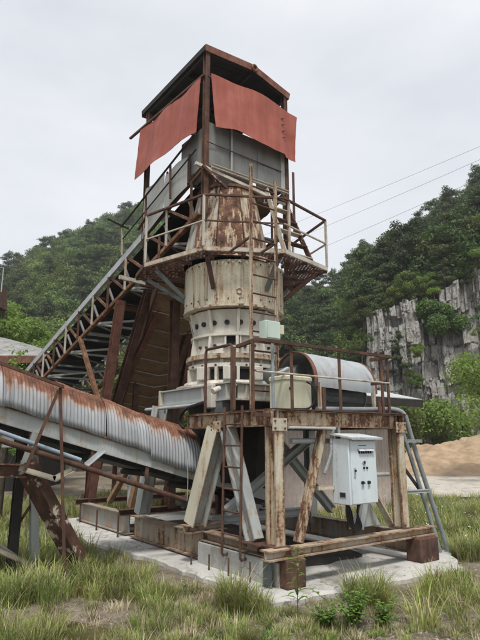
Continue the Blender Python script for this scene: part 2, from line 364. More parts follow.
# ================================================================== THE SETTING
def gridmesh(name, X, Y, Z, mat, kind='structure'):
    h, wd = X.shape; v = np.stack([X, Y, Z], -1).reshape(-1, 3)
    i = np.arange(h * wd).reshape(h, wd)
    q = np.stack([i[:-1, :-1], i[:-1, 1:], i[1:, 1:], i[1:, :-1]], -1).reshape(-1, 4)
    me = bpy.data.meshes.new(name); me.from_pydata(v.tolist(), [], q.tolist()); me.shade_smooth(); me.materials.append(M[mat])
    o = bpy.data.objects.new(name, me); COL.objects.link(o); tag(o, kind=kind); return o
def vnoise(x, y, seed=0):
    xi, yi = np.floor(x).astype(np.int64), np.floor(y).astype(np.int64); fx, fy = x - xi, y - yi
    fx = fx * fx * (3 - 2 * fx); fy = fy * fy * (3 - 2 * fy)
    def hsh(a, b):
        n = (a * 374761393 + b * 668265263 + seed * 1442695041) & 0x7fffffff; n = ((n ^ (n >> 13)) * 1274126177) & 0x7fffffff
        return ((n ^ (n >> 16)) & 0xffff) / 65535.0
    return (hsh(xi, yi) * (1 - fx) + hsh(xi + 1, yi) * fx) * (1 - fy) + (hsh(xi, yi + 1) * (1 - fx) + hsh(xi + 1, yi + 1) * fx) * fy
def fbm(x, y, o=5, seed=0, g=.5):
    s = 0; a = 1; t = 0
    for k in range(o): s = s + a * vnoise(x * 2 ** k, y * 2 ** k, seed + k); t += a; a *= g
    return s / t
PUDDLE = W(-1.72, 5.75)
SLAB = [(-.46, -.46), (1.2, -.62), (2.75, -.74), (3.55, .02), (3.45, 7.2), (-.35, 7.2), (-.66, 4.3), (-.42, 2.3)]
def in_slab(x, y, grow=0.0):
    c = False; n = len(SLAB)
    for i in range(n):
        (x1, y1), (x2, y2) = SLAB[i], SLAB[(i + 1) % n]
        if (y1 > y) != (y2 > y) and x < (x2 - x1) * (y - y1) / (y2 - y1) + x1: c = not c
    return c
def ground_h(x, y):
    """height of the yard at world x, y (numpy arrays)"""
    d = np.hypot(x - 1, y - 1)
    far = np.clip((d - 14) / 6, 0, 1)
    h = (fbm(x * .55, y * .55, 5, 3) - .5) * .20 + (fbm(x * 3.1, y * 3.1, 4, 9) - .5) * .07
    h = h * (1 - far)
    on = np.clip(np.maximum(np.maximum(-.75 - x, x - 3.7), np.maximum(-.85 - y, y - 7.4)) / .5, 0, 1)      # flat under the slab
    h = h * on + (1 - on) * (.065 + .3 * h)
    p = np.exp(-(((x - PUDDLE.x) / .75) ** 2 + ((y - PUDDLE.y) / .55) ** 2))
    return h - .10 * p
def gz(x, y): return float(ground_h(np.array([float(x)]), np.array([float(y)]))[0])
def axis(a, b, st, far, g=1.22):
    mid = list(np.arange(a, b, st)); lo, hi = [a], [mid[-1]]; s = st
    while hi[-1] < far: s *= g; hi.append(hi[-1] + s)
    s = st
    while lo[-1] > -far: s *= g; lo.append(lo[-1] - s)
    return np.array(lo[1:][::-1] + mid + hi[1:])
gx, gy = np.meshgrid(axis(-5.5, 8, .085, 380), axis(2.0, 15, .085, 380))
wx = CAM.x + RGT.x * gx + FWD.x * gy; wy = CAM.y + RGT.y * gx + FWD.y * gy
gridmesh('ground', wx, wy, ground_h(wx, wy), 'ground')

# concrete slab with a crumbling edge
def slab():
    bm = bmesh.new(); pts = []
    n = len(SLAB)
    for i in range(n):
        a, b = Vector(SLAB[i]), Vector(SLAB[(i + 1) % n]); k = max(2, int((b - a).length / .09))
        for j in range(k):
            p = a.lerp(b, j / k); d = (b - a).normalized(); nr = Vector((d.y, -d.x))
            p = p + nr * (mn.fractal(Vector((p.x * 2.3, p.y * 2.3, 0)), 1, 2, 5) * .07); pts.append(p)
    top = [bm.verts.new((p.x, p.y, .105 + .012 * mn.noise(Vector((p.x * 3, p.y * 3, 2))))) for p in pts]
    cx, cy = sum(p.x for p in pts) / len(pts), sum(p.y for p in pts) / len(pts)
    ins = [bm.verts.new((p.x + (cx - p.x) * .016, p.y + (cy - p.y) * .016, .125)) for p in pts]
    bot = [bm.verts.new((p.x, p.y, -.3)) for p in pts]; m = len(pts)
    for i in range(m):
        j = (i + 1) % m
        bm.faces.new((bot[i], bot[j], top[j], top[i])); bm.faces.new((top[i], top[j], ins[j], ins[i]))
    bm.faces.new(ins)
    me = bpy.data.meshes.new('concrete_slab'); bm.to_mesh(me); bm.free(); me.materials.append(M['slab'])
    o = bpy.data.objects.new('concrete_slab', me); COL.objects.link(o); tag(o, kind='structure')
slab()
# puddle
def puddle():
    m, nt, b = newmat('muddy_water'); v = coords(nt, rnd=False)
    L(nt, ramp(nt, nz(nt, v, 3, 7), [(.35, (.05, .042, .016)), (.65, (.10, .095, .035))]), b.inputs['Base Color'])
    b.inputs['Roughness'].default_value = .22; b.inputs['Specular IOR Level'].default_value = .35
    mb = MB(); n = 40; P = [(PUDDLE.x + .85 * math.cos(a), PUDDLE.y + .65 * math.sin(a), gz(PUDDLE.x, PUDDLE.y) + .055) for a in (2 * math.pi * i / n for i in range(n))]
    mb.add(P, [tuple(range(n))]); o = mb.build('puddle', m, None); tag(o, kind='structure')
puddle()
# oily dirt caked on the slab under the machine
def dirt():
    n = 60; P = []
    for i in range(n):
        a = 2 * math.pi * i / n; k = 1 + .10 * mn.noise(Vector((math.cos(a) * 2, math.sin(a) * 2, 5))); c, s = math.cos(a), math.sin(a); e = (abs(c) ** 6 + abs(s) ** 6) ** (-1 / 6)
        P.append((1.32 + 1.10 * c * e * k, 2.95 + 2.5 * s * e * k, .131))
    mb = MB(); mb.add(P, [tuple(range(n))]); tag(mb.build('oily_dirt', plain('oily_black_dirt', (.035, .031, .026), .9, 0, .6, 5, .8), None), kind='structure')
dirt()
# pale gravel lot beyond the plant
def lot():
    P = []
    for (x, y) in [(2, 18.8), (5, 17.8), (7.6, 18.2), (10, 18.6), (14, 19.5), (22, 20), (45, 22), (50, 60), (2, 60)]: P.append(W(x, y, .05))
    P = [p for p in P]; mb = MB(); mb.add(P, [tuple(range(len(P)))]); tag(mb.build('gravel_lot', 'lot', None), kind='structure')
lot()
# sand pile
def sand():
    a, b = np.meshgrid(np.linspace(3.5, 30, 130), np.linspace(27.5, 43, 90))
    cx = np.clip((a - 3.5) / 13.5, 0, 1) ** .8 * np.clip((30 - a) / 9, 0, 1) ** .8
    cy = np.clip((b - 28.2) / 7.5, 0, 1) ** .9 * np.clip((43 - b) / 6, 0, 1)
    h = 2.35 * cx * cy * (1 + .35 * (fbm(a * .35, b * .35, 4, 5) - .5)) + (fbm(a * .9, b * .9, 5, 8) - .5) * .8 * np.minimum(1, cx * cy * 5)
    x = CAM.x + RGT.x * a + FWD.x * b; y = CAM.y + RGT.y * a + FWD.y * b
    o = gridmesh('sand_pile', x, y, h - .02 + (fbm(a * 3.2, b * 3.2, 3, 18) - .5) * .22 * np.minimum(1, cx * cy * 6), 'sand', None)
    tag(o, 'long low heap of yellow-brown sand on the gravel lot below the cliff', 'sand pile')
sand()
# ---- hills: terrain by bearing (degrees from the view axis) and distance
def lut(tab, a): t = np.array(tab); return np.interp(a, t[:, 0], t[:, 1])
RIDGE_EL = [(-80, 11), (-45, 12), (-30, 14.0), (-25, 13.6), (-23, 14.4), (-21.4, 16.3), (-18.5, 18.2), (-15.5, 19.9), (-11.3, 21.6), (-6, 21.5), (0, 17), (5, 14.2), (7, 12.8), (9.9, 13.2), (14.3, 15.2), (17.5, 16.8), (20.7, 18.0), (23.3, 19.4), (26, 20.8), (35, 22), (60, 20), (80, 16)]
RIDGE_R = [(-80, 170), (-20, 170), (-5, 160), (4, 130), (10, 100), (16, 92), (80, 88)]
FOOT_R = [(-80, 45), (-25, 42), (-10, 48), (5, 50), (12, 49), (13.5, 49.5), (80, 49.5)]
FOOT_Z = [(-80, 0), (11.5, 0), (13.4, 12.0), (16.5, 13.0), (19, 13.9), (22, 14.8), (25, 15.6), (32, 13.5), (45, 12), (80, 10)]
def hill_h(a, r):
    r0, r1, z0 = lut(FOOT_R, a), lut(RIDGE_R, a), lut(FOOT_Z, a); top = 1.8 + r1 * np.tan(np.radians(lut(RIDGE_EL, a)))
    t = (r - r0) / (r1 - r0); s = np.clip(t, 0, 1)
    h = z0 + (top - z0) * (.55 * s + .45 * s * s * (3 - 2 * s))
    x, y = r * np.sin(np.radians(a)), r * np.cos(np.radians(a))
    h = h + (fbm(x * .05, y * .05, 4, 21) - .5) * 7 * np.clip(s * 4, 0, 1) * np.clip((1.15 - s) * 3, .3, 1)
    return np.where(t > 1, h - (r - r1) * .35, h)
def polar(a, r): 
    x, y = r * np.sin(np.radians(a)), r * np.cos(np.radians(a)); return CAM.x + RGT.x * x + FWD.x * y, CAM.y + RGT.y * x + FWD.y * y
def hill(name, a0, a1):
    a, t = np.meshgrid(np.linspace(a0, a1, 120), np.linspace(0, 1.5, 70)); r = lut(FOOT_R, a) + t * (lut(RIDGE_R, a) - lut(FOOT_R, a))
    x, y = polar(a, r); gridmesh(name, x, y, hill_h(a, r) - .05, 'hill')
hill('hill_left', -75, 4.5); hill('hill_right', 4.5, 75)
# quarried cliff: jointed, stepped rock face
def cliff():
    nu, nv = 760, 200; bm_v = np.empty((nv, nu, 3))
    aa = np.linspace(12.2, 62, nu)
    for i, a in enumerate(aa):
        zt = float(lut(FOOT_Z, a)) + .9 + .7 * mn.fractal(Vector((a * .5, 3.3, 0)), 1, 2, 4)
        zt = max(zt, .4); along = a * .85
        for j in range(nv):
            t = j / (nv - 1); z = -.4 + (zt + .4) * t
            q = Vector((along, z * .45, 0)) + mn.noise_vector(Vector((along * .5, z * .25, 4))) * .30
            big = mn.fractal(Vector((along * .16, z * .11, 7)), 1, 2, 3) * 1.6
            cell = mn.cell(Vector((q.x * .62, q.y * .38, 1))) * .95 + mn.cell(Vector((q.x * 1.7 + 9, q.y * .7, 2))) * .50 + mn.cell(Vector((q.x * 3.6, q.y * 1.6, 5))) * .24
            d = 46.6 + 2.6 * t + big - cell + mn.fractal(Vector((along * 1.3, z * .9, 11)), 1, 2, 5) * .16
            if t > .97: d = max(d, 50.5)
            x, y = polar(a, d); bm_v[j, i] = (x, y, z)
    gridmesh('cliff', bm_v[..., 0], bm_v[..., 1], bm_v[..., 2], 'rock').data.set_sharp_from_angle(angle=R(18))
cliff()

# the humid air that pales the hills
def haze():
    m = bpy.data.materials.new('humid_air'); m.use_nodes = True; nt = m.node_tree; nt.nodes.clear(); v = N(nt, 'ShaderNodeVolumePrincipled'); v.inputs['Density'].default_value = .0007; v.inputs['Color'].default_value = (.93, .95, 1, 1); v.inputs['Anisotropy'].default_value = .2
    L(nt, v.outputs[0], N(nt, 'ShaderNodeOutputMaterial').inputs['Volume']); mb = MB(); c = W(0, 8); mb.box((c.x, c.y, 55), (1400, 1400, 116)); o = mb.build('haze', m, None, smooth=0); tag(o, kind='stuff')
haze()

# ================================================================== THE CRUSHING PLANT  (x = right along the front, y = back, z up)
AX, AY = 1.115, 2.41                                            # axis of the crusher
def one(parent, name, mat, fn, **k): mb = MB(); fn(mb); return mb.build(name, mat, parent, **k)

# ---------------- support frame
fr = thing('support_frame', 'tall rusty cream steel frame carrying the crusher and its motor deck', 'steel frame', (1.2, 1.2, .12))
def ib(name, mat, p0, p1, w, h, up=(0, 0, 1), t=.014, par=fr): return one(par, name, mat, lambda m: m.ibeam(p0, p1, w, h, t, up))
ib('deck_beam', 'beam_rusty', (0, -.075, 2.085), (0, 2.12, 2.085), .13, .205)
ib('deck_beam', 'beam_rusty', (.068, 0, 2.083), (2.44, 0, 2.083), .13, .205)
ib('deck_beam', 'beam_rusty', (2.51, -.075, 2.085), (2.51, 2.12, 2.085), .13, .205)
ib('deck_beam', 'pale', (.068, 2.06, 2.083), (2.44, 2.06, 2.083), .11, .205)
for u in (.65, 1.25, 1.85): ib('deck_joist', 'pale', (u, .01, 2.10), (u, 2.0, 2.10), .08, .15)
one(fr, 'deck_plate', 'rust', lambda m: m.box((1.255, 1.0, 2.197), (2.62, 2.2, .014)))
one(fr, 'weld_plate', 'beam_rusty', lambda m: m.box((-.069, .03, 2.085), (.006, .20, .17)))
ib('post', 'post_rusty', (.02, .03, .572), (.02, .03, 1.98), .15, .19, (0, 1, 0), .018)
ib('post', 'post_rusty', (2.43, .03, .572), (2.43, .03, 1.98), .15, .18, (0, 1, 0), .018)
ib('post', 'pale', (2.46, 1.95, .4), (2.46, 1.95, 1.98), .15, .15, (0, 1, 0))
ib('leg', 'leg', (-.10, 1.66, .64), (.03, 1.28, 1.98), .24, .22, (1, 0, 0), .016)
one(fr, 'leg_flange', 'cream', lambda m: m.prof((-.218, 1.66, .645), (-.088, 1.28, 1.975), [(-.13, -.006), (.13, -.006), (.13, .006), (-.13, .006)], (1, 0, 0)))
ib('leg', 'leg', (-.01, .40, .575), (0, 1.02, 1.98), .15, .20, (0, 1, 0), .02)
ib('leg', 'pale', (-.05, 3.45, .6), (.05, 3.1, 2.38), .2, .2, (1, 0, 0))
ib('leg', 'pale', (2.5, 3.45, .4), (2.35, 3.1, 2.38), .2, .2, (1, 0, 0))
ib('brace', 'pale', (.12, 1.22, .83), (1.72, 1.22, 1.80), .12, .12)
ib('brace', 'pale', (2.3, 1.30, .7), (1.0, 1.30, 1.95), .12, .12)
ib('brace', 'darkgrey', (.15, 2.5, .8), (2.2, 2.5, 1.9), .1, .1)
ib('brace', 'post_rusty', (.36, .0, .575), (.90, .045, 1.98), .09, .10, (0, 1, 0))
one(fr, 'brace', 'cream', lambda m: m.bar((2.10, .22, 1.03), (2.40, .16, .56), .03, .11, (0, 1, 0)))
one(fr, 'brace', 'pale', lambda m: m.bar((2.06, .34, 1.03), (1.86, .32, .56), .11, .05, (0, 1, 0)))
one(fr, 'gusset', 'pale', lambda m: m.plate([(1.72, .40, .56), (2.42, .40, .56), (2.10, .40, 1.05)], .012))
# base: front skid beam on two rusted blocks, side sills, cross beams
ib('skid_beam', 'skid', (-.27, -.11, .505), (2.98, -.11, .505), .17, .115, t=.016)
one(fr, 'sill_plinth', 'plinth', lambda m: m.box((.06, .78, .25), (.24, 1.75, .30)), bevel=.012)
ib('sill_beam', 'sill', (.06, -.02, .482), (.06, 1.66, .482), .20, .13)
ib('sill_beam', 'sill', (.10, 1.75, .33), (.10, 4.0, .33), .20, .36)
ib('sill_beam', 'sill', (.12, 4.25, .33), (.12, 6.7, .33), .18, .36)
ib('sill_beam', 'sill', (2.5, -.02, .38), (2.5, 6.6, .38), .18, .3)
ib('cross_beam', 'sill', (-.30, 1.66, .585), (.42, 1.72, .585), .19, .11)
ib('cross_beam', 'pale', (.45, 2.06, .60), (2.6, 2.06, .60), .16, .13)
ib('cross_beam', 'rust', (-.12, 4.22, .54), (2.6, 4.22, .54), .15, .11)
ib('cross_beam', 'rust', (-.1, 6.45, .54), (2.6, 6.45, .54), .15, .11)
def hollow(m, c, s, t=.02):
    x, y, z = c; a, b, h = (q / 2 for q in s)
    m.box((x - a + t / 2, y, z), (t, s[1], s[2])); m.box((x + a - t / 2, y, z), (t, s[1], s[2]))
    m.box((x, y, z + h - t / 2), (s[0] - 2 * t, s[1], t)); m.box((x, y, z - h + t / 2), (s[0] - 2 * t, s[1], t)); m.box((x, y + .05, z), (s[0] - 2 * t, t, s[2] - 2 * t))
one(fr, 'foot_block', 'rust_chips', lambda m: m.box((2.62, -.17, .285), (.42, .26, .322)), bevel=.015)
one(fr, 'foot_block', 'rust', lambda m: m.box((.12, -.12, .285), (.30, .22, .322)), bevel=.015)
one(fr, 'foot_leg', 'darkgrey', lambda m: m.box((-.12, .02, .285), (.02, .14, .322)))
one(fr, 'packing_plate', 'rust', lambda m: m.box((-.02, .35, .56), (.26, .40, .016)))
for i in range(4): one(fr, 'anchor_bolt', 'rust', lambda m: m.tube([(-.21 + .02 * i, 1.58 - i * .42, .12), (-.21 + .02 * i, 1.58 - i * .42, .30 + .02 * i)], .012, 8))
for (u, v) in ((-.12, 4.22), (-.12, 5.2), (.0, 6.4)): one(fr, 'anchor_bolt', 'rust', lambda m: m.tube([(u, v, .1), (u, v, .5)], .018, 8))
one(fr, 'timber_prop', 'timber', lambda m: m.bar((.22, 4.42, .6), (.30, 4.12, 1.62), .12, .15, (0, 1, 0)))
one(fr, 'timber_prop', 'timber', lambda m: m.bar((.25, 5.50, .6), (.32, 4.62, 1.45), .10, .09, (0, 1, 0)))
one(fr, 'white_pipe', 'galv', lambda m: m.tube([(.5, 4.95, .6), (.5, 5.0, 1.75)], .11, 16))
# crusher bed: deep pale beams on top of the deck level
for u, x0, x1 in ((.20, 1.10, 3.25), (2.2, 1.10, 3.25)):
    ib('bed_beam', 'pale', (u, x0, 2.52), (u, x1, 2.52), .16, .265, t=.02)
    one(fr, 'end_plate', 'cream', lambda m: m.box((u, x1 + .011, 2.52), (.2, .02, .29)))
ib('bed_beam', 'crusher', (.29, 1.18, 2.52), (2.11, 1.18, 2.52), .16, .262, t=.02)
ib('bed_beam', 'pale', (.29, 3.38, 2.52), (2.11, 3.38, 2.52), .16, .262, t=.02)
for u in (.42, .78, 1.2, 1.7): one(fr, 'stiffener', 'crusher', lambda m: m.box((u, 1.145, 2.52), (.016, .06, .22)))
for v in (1.25, 1.55, 1.9): one(fr, 'stiffener', 'crusher', lambda m: m.box((.158, v, 2.52), (.06, .016, .222)))
one(fr, 'anchor_lug', 'crusher', lambda m: m.box((.10, 1.62, 2.46), (.09, .22, .36)), bevel=.02)
for u, v in ((.2, 1.5), (.2, 3.2), (2.2, 1.5), (2.2, 3.2)): one(fr, 'bed_packer', 'darkgrey', lambda m: m.box((u, v, 2.295), (.14, .3, .18)))

# bolted gusset plates where posts, legs and deck beams meet
for (x, y, z, ax) in ((.02, -.078, 2.0, 'y'), (2.43, -.078, 2.0, 'y'), (-.078, 1.2, 2.0, 'x')):
    g = one(fr, 'gusset_plate', 'beam_rusty', lambda m: m.box((x, y, z), (.24, .012, .16) if ax == 'y' else (.012, .26, .16)), bevel=.002)
    for i in (-.08, .08):
        for k in (-.045, .045):
            q = (x + (i if ax == 'y' else 0), y + (i if ax == 'x' else 0), z + k); d = (0, -.022, 0) if ax == 'y' else (-.022, 0, 0)
            one(g, 'bolt', 'rust', lambda m: m.tube([q, tuple(a + b for a, b in zip(q, d))], .014, 6))
for (x, y) in ((.02, .03), (2.43, .03)): one(fr, 'base_plate', 'rust', lambda m: m.box((x, y, .5665), (.24, .27, .01)))
# ---------------- crusher
cr = thing('cone_crusher', 'large white and cream cone crusher with ribbed cast body above the deck', 'rock crusher', (AX, AY, 2.65))
c0 = (AX, AY, 0)
one(cr, 'base_ring', 'crusher', lambda m: m.lathe(c0, [(.6, 2.655), (1.0, 2.655), (1.0, 2.69), (.90, 2.70), (.86, 2.76), (.6, 2.76)], 72, True))
one(cr, 'lower_body', 'crusher', lambda m: m.lathe(c0, [(.70, 2.70), (.70, 2.98), (.81, 2.985), (.81, 3.05), (.715, 3.055), (.715, 3.12), (.5, 3.13)], 72), smooth=40)
one(cr, 'flange', 'beam_rusty', lambda m: m.lathe(c0, [(.6, 3.12), (.845, 3.12), (.845, 3.165), (.835, 3.17), (.835, 3.20), (.6, 3.205)], 72, True))
one(cr, 'upper_body', 'crusher', lambda m: m.lathe(c0, [(.70, 3.20), (.69, 3.50), (.765, 3.51), (.765, 3.555), (.70, 3.56), (.715, 3.8), (.775, 3.95), (.6, 3.96)], 72), smooth=40)
def rib(a, r0, r1, z0, z1, th=.035, r1b=None):
    m = MB(); c, s = math.cos(a), math.sin(a); r1b = r1b or r1; t = Vector((-s, c, 0)) * th / 2
    P = [Vector((AX + c * r, AY + s * r, z)) for r, z in ((r0, z0), (r1, z0), (r1b, z1), (r0, z1))]
    v = [p - t for p in P] + [p + t for p in P]
    m.add(v, [(3, 2, 1, 0), (4, 5, 6, 7), (0, 1, 5, 4), (1, 2, 6, 5), (2, 3, 7, 6), (3, 0, 4, 7)]); return m.build('rib', 'crusher', cr, bevel=.006)
for k in range(14):
    a = 2 * math.pi * (k + .3) / 14
    rib(a, .66, .83, 2.761, 2.984, .05); rib(a + .1, .68, .77, 3.056, 3.119, .06)
for k in range(10):
    a = 2 * math.pi * (k + .62) / 10
    rib(a, .66, .80, 3.206, 3.509, .05, .76); rib(a + .02, .66, .74, 3.561, 3.945, .055, .835)
def bolt_at(a, r, z, rad, ln, mat, name='bolt', n=8):
    c, s = math.cos(a), math.sin(a)
    one(cr, name, mat, lambda m: m.tube([(AX + c * (r - .02), AY + s * (r - .02), z), (AX + c * (r + ln), AY + s * (r + ln), z)], rad, n))
for k in range(20):
    a = 2 * math.pi * (k + .5) / 20
    bolt_at(a, .715, 3.735, .042, .03, 'dark', 'port', 12)
    bolt_at(a + .1, .80, 3.01, .018, .03, 'rust')
for k in range(26): bolt_at(2 * math.pi * k / 26, .695, 3.33 + .02 * (k % 2), .026, .035, 'rust' if k % 3 else 'dark')
for k in range(16): bolt_at(2 * math.pi * (k + .2) / 16, .71, 2.90, .03, .04, 'crusher', 'lug', 10)
# inspection frame facing the yard; a near-black plate paints the shade inside
va = math.atan2(CAM.y - AY, CAM.x - AX)
def tangent_box(m, a, r, z, wd, h, th):
    c, s = math.cos(a), math.sin(a); m.box((AX + c * r, AY + s * r, z), (th, wd, h), a)
one(cr, 'inspection_frame', 'crusher', lambda m: [tangent_box(m, va - .02, .715, 3.44 + d, .28, .03, .06) for d in (-.115, .115)] and [tangent_box(m, va - .02 + e, .715, 3.44, .03, .20, .06) for e in (-.17, .17)])
one(cr, 'inspection_dark_plate', 'opening_shade', lambda m: tangent_box(m, va - .02, .69, 3.44, .21, .16, .03))
for k, a in enumerate((-.62, -.1, .45)): one(cr, 'foot_bracket', 'crusher', lambda m: tangent_box(m, va + a, .86, 2.87, .16, .22, .16), bevel=.015)
for k, a in enumerate((-.35, .18)): one(cr, 'hatch_dark_plate', 'opening_shade', lambda m: tangent_box(m, va + a, .745, 2.87, .24, .17, .02))  # solid plates, the shade of the hatch openings painted near-black
# drum
one(cr, 'drum', 'drum', lambda m: m.lathe(c0, [(.6, 4.0), (.895, 4.0), (.895, 4.78), (.6, 4.79)], 80))
one(cr, 'drum_rim', 'drum', lambda m: m.lathe(c0, [(.7, 3.975), (.905, 3.975), (.908, 4.0), (.905, 4.012), (.897, 4.012), (.897, 3.999), (.7, 3.999)], 80, True))
for z in (4.10, 4.72):
    for k in range(30): bolt_at(2 * math.pi * k / 30, .895, z, .013, .012, 'rust', 'rivet', 6)
for a in (-.55, .15, .85): one(cr, 'drum_seam', 'drum', lambda m: tangent_box(m, va + a, .899, 4.41, .05, .60, .01))
one(cr, 'drum_ring', 'drum', lambda m: m.tube([(AX + math.cos(va + .10 + .05 * math.cos(t)) * .905, AY + math.sin(va + .10 + .05 * math.cos(t)) * .905, 4.22 + .045 * math.sin(t)) for t in (2 * math.pi * i / 16 for i in range(17))], .007, 6))
# feed hopper of rusty plates
def plate_ring(m, k, n=10, z0=4.88, z1=6.28, r0=.83, r1=.55, gap=.012, th=.012):
    a0, a1 = 2 * math.pi * (k + .15) / n + gap, 2 * math.pi * (k + 1.15) / n - gap
    q = lambda a, r, z: (AX - .12 + math.cos(a) * r, AY + .06 + math.sin(a) * r, z)
    m.plate([q(a0, r0, z0), q(a1, r0, z0), q(a1, r1, z1), q(a0, r1, z1)], th)
for k in range(10): one(cr, 'hopper_plate', 'hopper_brown' if math.sin(2 * math.pi * (k + .65) / 10 - va) > -.2 else 'hopper', lambda m: plate_ring(m, k))
one(cr, 'hopper_lining', 'dark', lambda m: m.lathe((AX - .12, AY + .06, 0), [(.79, 4.86), (.51, 6.3)], 20))
one(cr, 'hopper_top_ring', 'rust', lambda m: m.lathe((AX - .12, AY + .06, 0), [(.50, 6.27), (.57, 6.27), (.57, 6.32), (.50, 6.32)], 30, True))
# discharge below the bed
one(cr, 'discharge_chute', 'dark', lambda m: m.lathe(c0, [(.80, 2.64), (.80, 2.2), (.66, 1.75), (.60, 1.15)], 8))
one(cr, 'countershaft', 'darkgrey', lambda m: m.tube([(AX + .1, AY - .6, 2.82), (AX + .25, .95, 2.82)], .16, 20))

# ---------------- motor, tank, half-barrel cover
bc = thing('motor_cover', 'half-barrel cover of pale sheet metal with rusty rim over the motor', 'cover', (2.0, .95, 2.2))
def barrel(s, t): a = R(-8) + t * R(196); return (1.18 + s * 1.37, .92 - .48 * math.cos(a), 2.66 + .50 * math.sin(a) - .05 * s + .002 * math.sin(s * 30))
one(bc, 'cover_sheet', 'barrel', lambda m: m.grid(barrel, 40, 36, .006))
def rim(s0, s1, k): return lambda m: m.grid(lambda s, t: (lambda p: (p[0], .92 + (p[1] - .92) * k, 2.66 + (p[2] - 2.66) * k))(barrel(s0 + (s1 - s0) * s, t)), 2, 36, .014)
one(bc, 'rim_band', 'rust_red', rim(-.012, .035, 1.012)); one(bc, 'rim_band', 'rust_light', rim(.975, 1.005, 1.012))
for s in (0.06, .94):
    for t in (.0, 1.0):
        p = barrel(s, t); one(bc, 'cover_leg', 'cream', lambda m: m.bar((p[0], p[1], 2.205), (p[0], p[1], p[2] + .06), .05, .05))
mo = thing('electric_motor', 'dark grey finned electric motor under the half-barrel cover', 'motor', (1.95, .85, 2.2))
one(mo, 'motor_body', 'darkgrey', lambda m: m.tube([(1.55, .85, 2.50), (2.45, .85, 2.50)], .245, 28))
one(mo, 'end_bell', 'darkgrey', lambda m: m.tube([(1.43, .85, 2.50), (1.47, .85, 2.50), (1.55, .85, 2.50)], [.14, .22, .262], 28))
one(mo, 'end_bell', 'darkgrey', lambda m: m.tube([(2.45, .85, 2.50), (2.53, .85, 2.50), (2.6, .85, 2.50)], [.262, .22, .14], 28))
for k in range(16):
    a = 2 * math.pi * k / 16
    one(mo, 'cooling_fin', 'darkgrey', lambda m: m.box((2.0, .85 + math.cos(a) * .25, 2.50 + math.sin(a) * .25), (.82, .012, .05), rot=Matrix.Rotation(a - math.pi / 2, 3, 'X')))
for x in (1.7, 2.3): one(mo, 'foot', 'darkgrey', lambda m: m.box((x, .85, 2.235), (.12, .44, .06)))
one(mo, 'shaft', 'galv', lambda m: m.tube([(1.1, .85, 2.5), (1.43, .85, 2.5)], .04, 12)); one(mo, 'pulley', 'rust', lambda m: m.tube([(1.05, .85, 2.5), (1.17, .85, 2.5)], .2, 24))
tk = thing('oil_tank', 'rounded cream oil tank with rusty lower half on the motor deck', 'tank', (.66, .42, 2.205))
def rrect(hx, hy, r, n=6): return [(sx * (hx - r) + r * math.cos(a), sy * (hy - r) + r * math.sin(a)) for sx, sy, a0 in ((1, 1, 0), (-1, 1, 90), (-1, -1, 180), (1, -1, 270)) for a in (R(a0 + 90 * i / n) for i in range(n + 1))]
def rprism(m, c, hx, hy, r, z0, z1, top=.02):
    q = rrect(hx, hy, r); n = len(q); k = 1 - top / hx
    m.add([(c[0] + x, c[1] + y, z0) for x, y in q] + [(c[0] + x, c[1] + y, z1 - top) for x, y in q] + [(c[0] + x * k, c[1] + y * k, z1) for x, y in q],
          [(i, (i + 1) % n, n + (i + 1) % n, n + i) for i in range(n)] + [(n + i, n + (i + 1) % n, 2 * n + (i + 1) % n, 2 * n + i) for i in range(n)] + [tuple(range(2 * n, 3 * n)), tuple(range(n))[::-1]])
one(tk, 'tank_body', 'tank', lambda m: rprism(m, (.66, .42), .25, .20, .07, 2.215, 2.66))
one(tk, 'tank_lid', 'tank', lambda m: rprism(m, (.66, .42), .262, .212, .075, 2.62, 2.685))
one(tk, 'filler_pipe', 'galv', lambda m: m.tube(catmull([(.52, .30, 2.67), (.50, .28, 2.78), (.35, .25, 2.72), (.16, .22, 2.66)], 5), .022, 10))
one(tk, 'sight_plug', 'dark', lambda m: m.tube([(.48, .235, 2.50), (.48, .205, 2.50)], .022, 10))
o = one(None, 'drain_hose', 'rubber', lambda m: m.tube(catmull([(.76, .19, 2.60), (.79, .12, 2.55), (.84, .10, 2.42), (.80, .12, 2.30), (.70, .13, 2.23), (.45, .14, 2.22)], 6), .013, 8)); tag(centred(o), 'thin black hose curling in front of the cream oil tank', 'hose')
o = one(None, 'conduit_pipe', 'conduit', lambda m: m.tube(catmull([(.95, .20, 2.235), (1.5, .18, 2.25), (2.2, .12, 2.27), (2.45, .05, 2.275), (2.60, -.02, 2.20), (2.70, -.03, 1.95), (2.85, -.03, 1.55), (3.40, -.02, .30), (3.46, -.02, .115)], 6), .036, 12)); tag(centred(o), 'grey conduit pipe lying along the deck edge and bending down to the slab', 'pipe')
o = one(None, 'conduit_pipe', 'conduit', lambda m: m.tube(catmull([(2.1, .26, 2.235), (2.4, .16, 2.24), (2.56, .08, 2.20), (2.64, .06, 1.95), (2.78, .04, 1.55), (3.22, .02, .40), (3.32, .02, .115)], 6), .032, 12)); tag(centred(o), 'second grey conduit pipe sloping from deck to slab behind the longer one', 'pipe')
pb = thing('pipe_bracket', 'short grey channel clamping the two sloping conduits near the deck', 'bracket', (2.7, .05, 1.8)); one(pb, 'channel', 'galv', lambda m: m.chan((2.50, -.09, 1.80), (2.86, -.09, 1.80), .04, .04))
pb = thing('pipe_bracket', 'short grey channel clamping the two sloping conduits lower down near the slab', 'bracket', (2.8, .1, 1.02)); one(pb, 'channel', 'galv', lambda m: m.chan((2.53, .0, 1.06), (2.98, -.07, 1.06), .05, .05))
one(pb, 'stay', 'dark', lambda m: m.bar((2.53, .07, 1.50), (3.05, .07, 1.0), .02, .05))
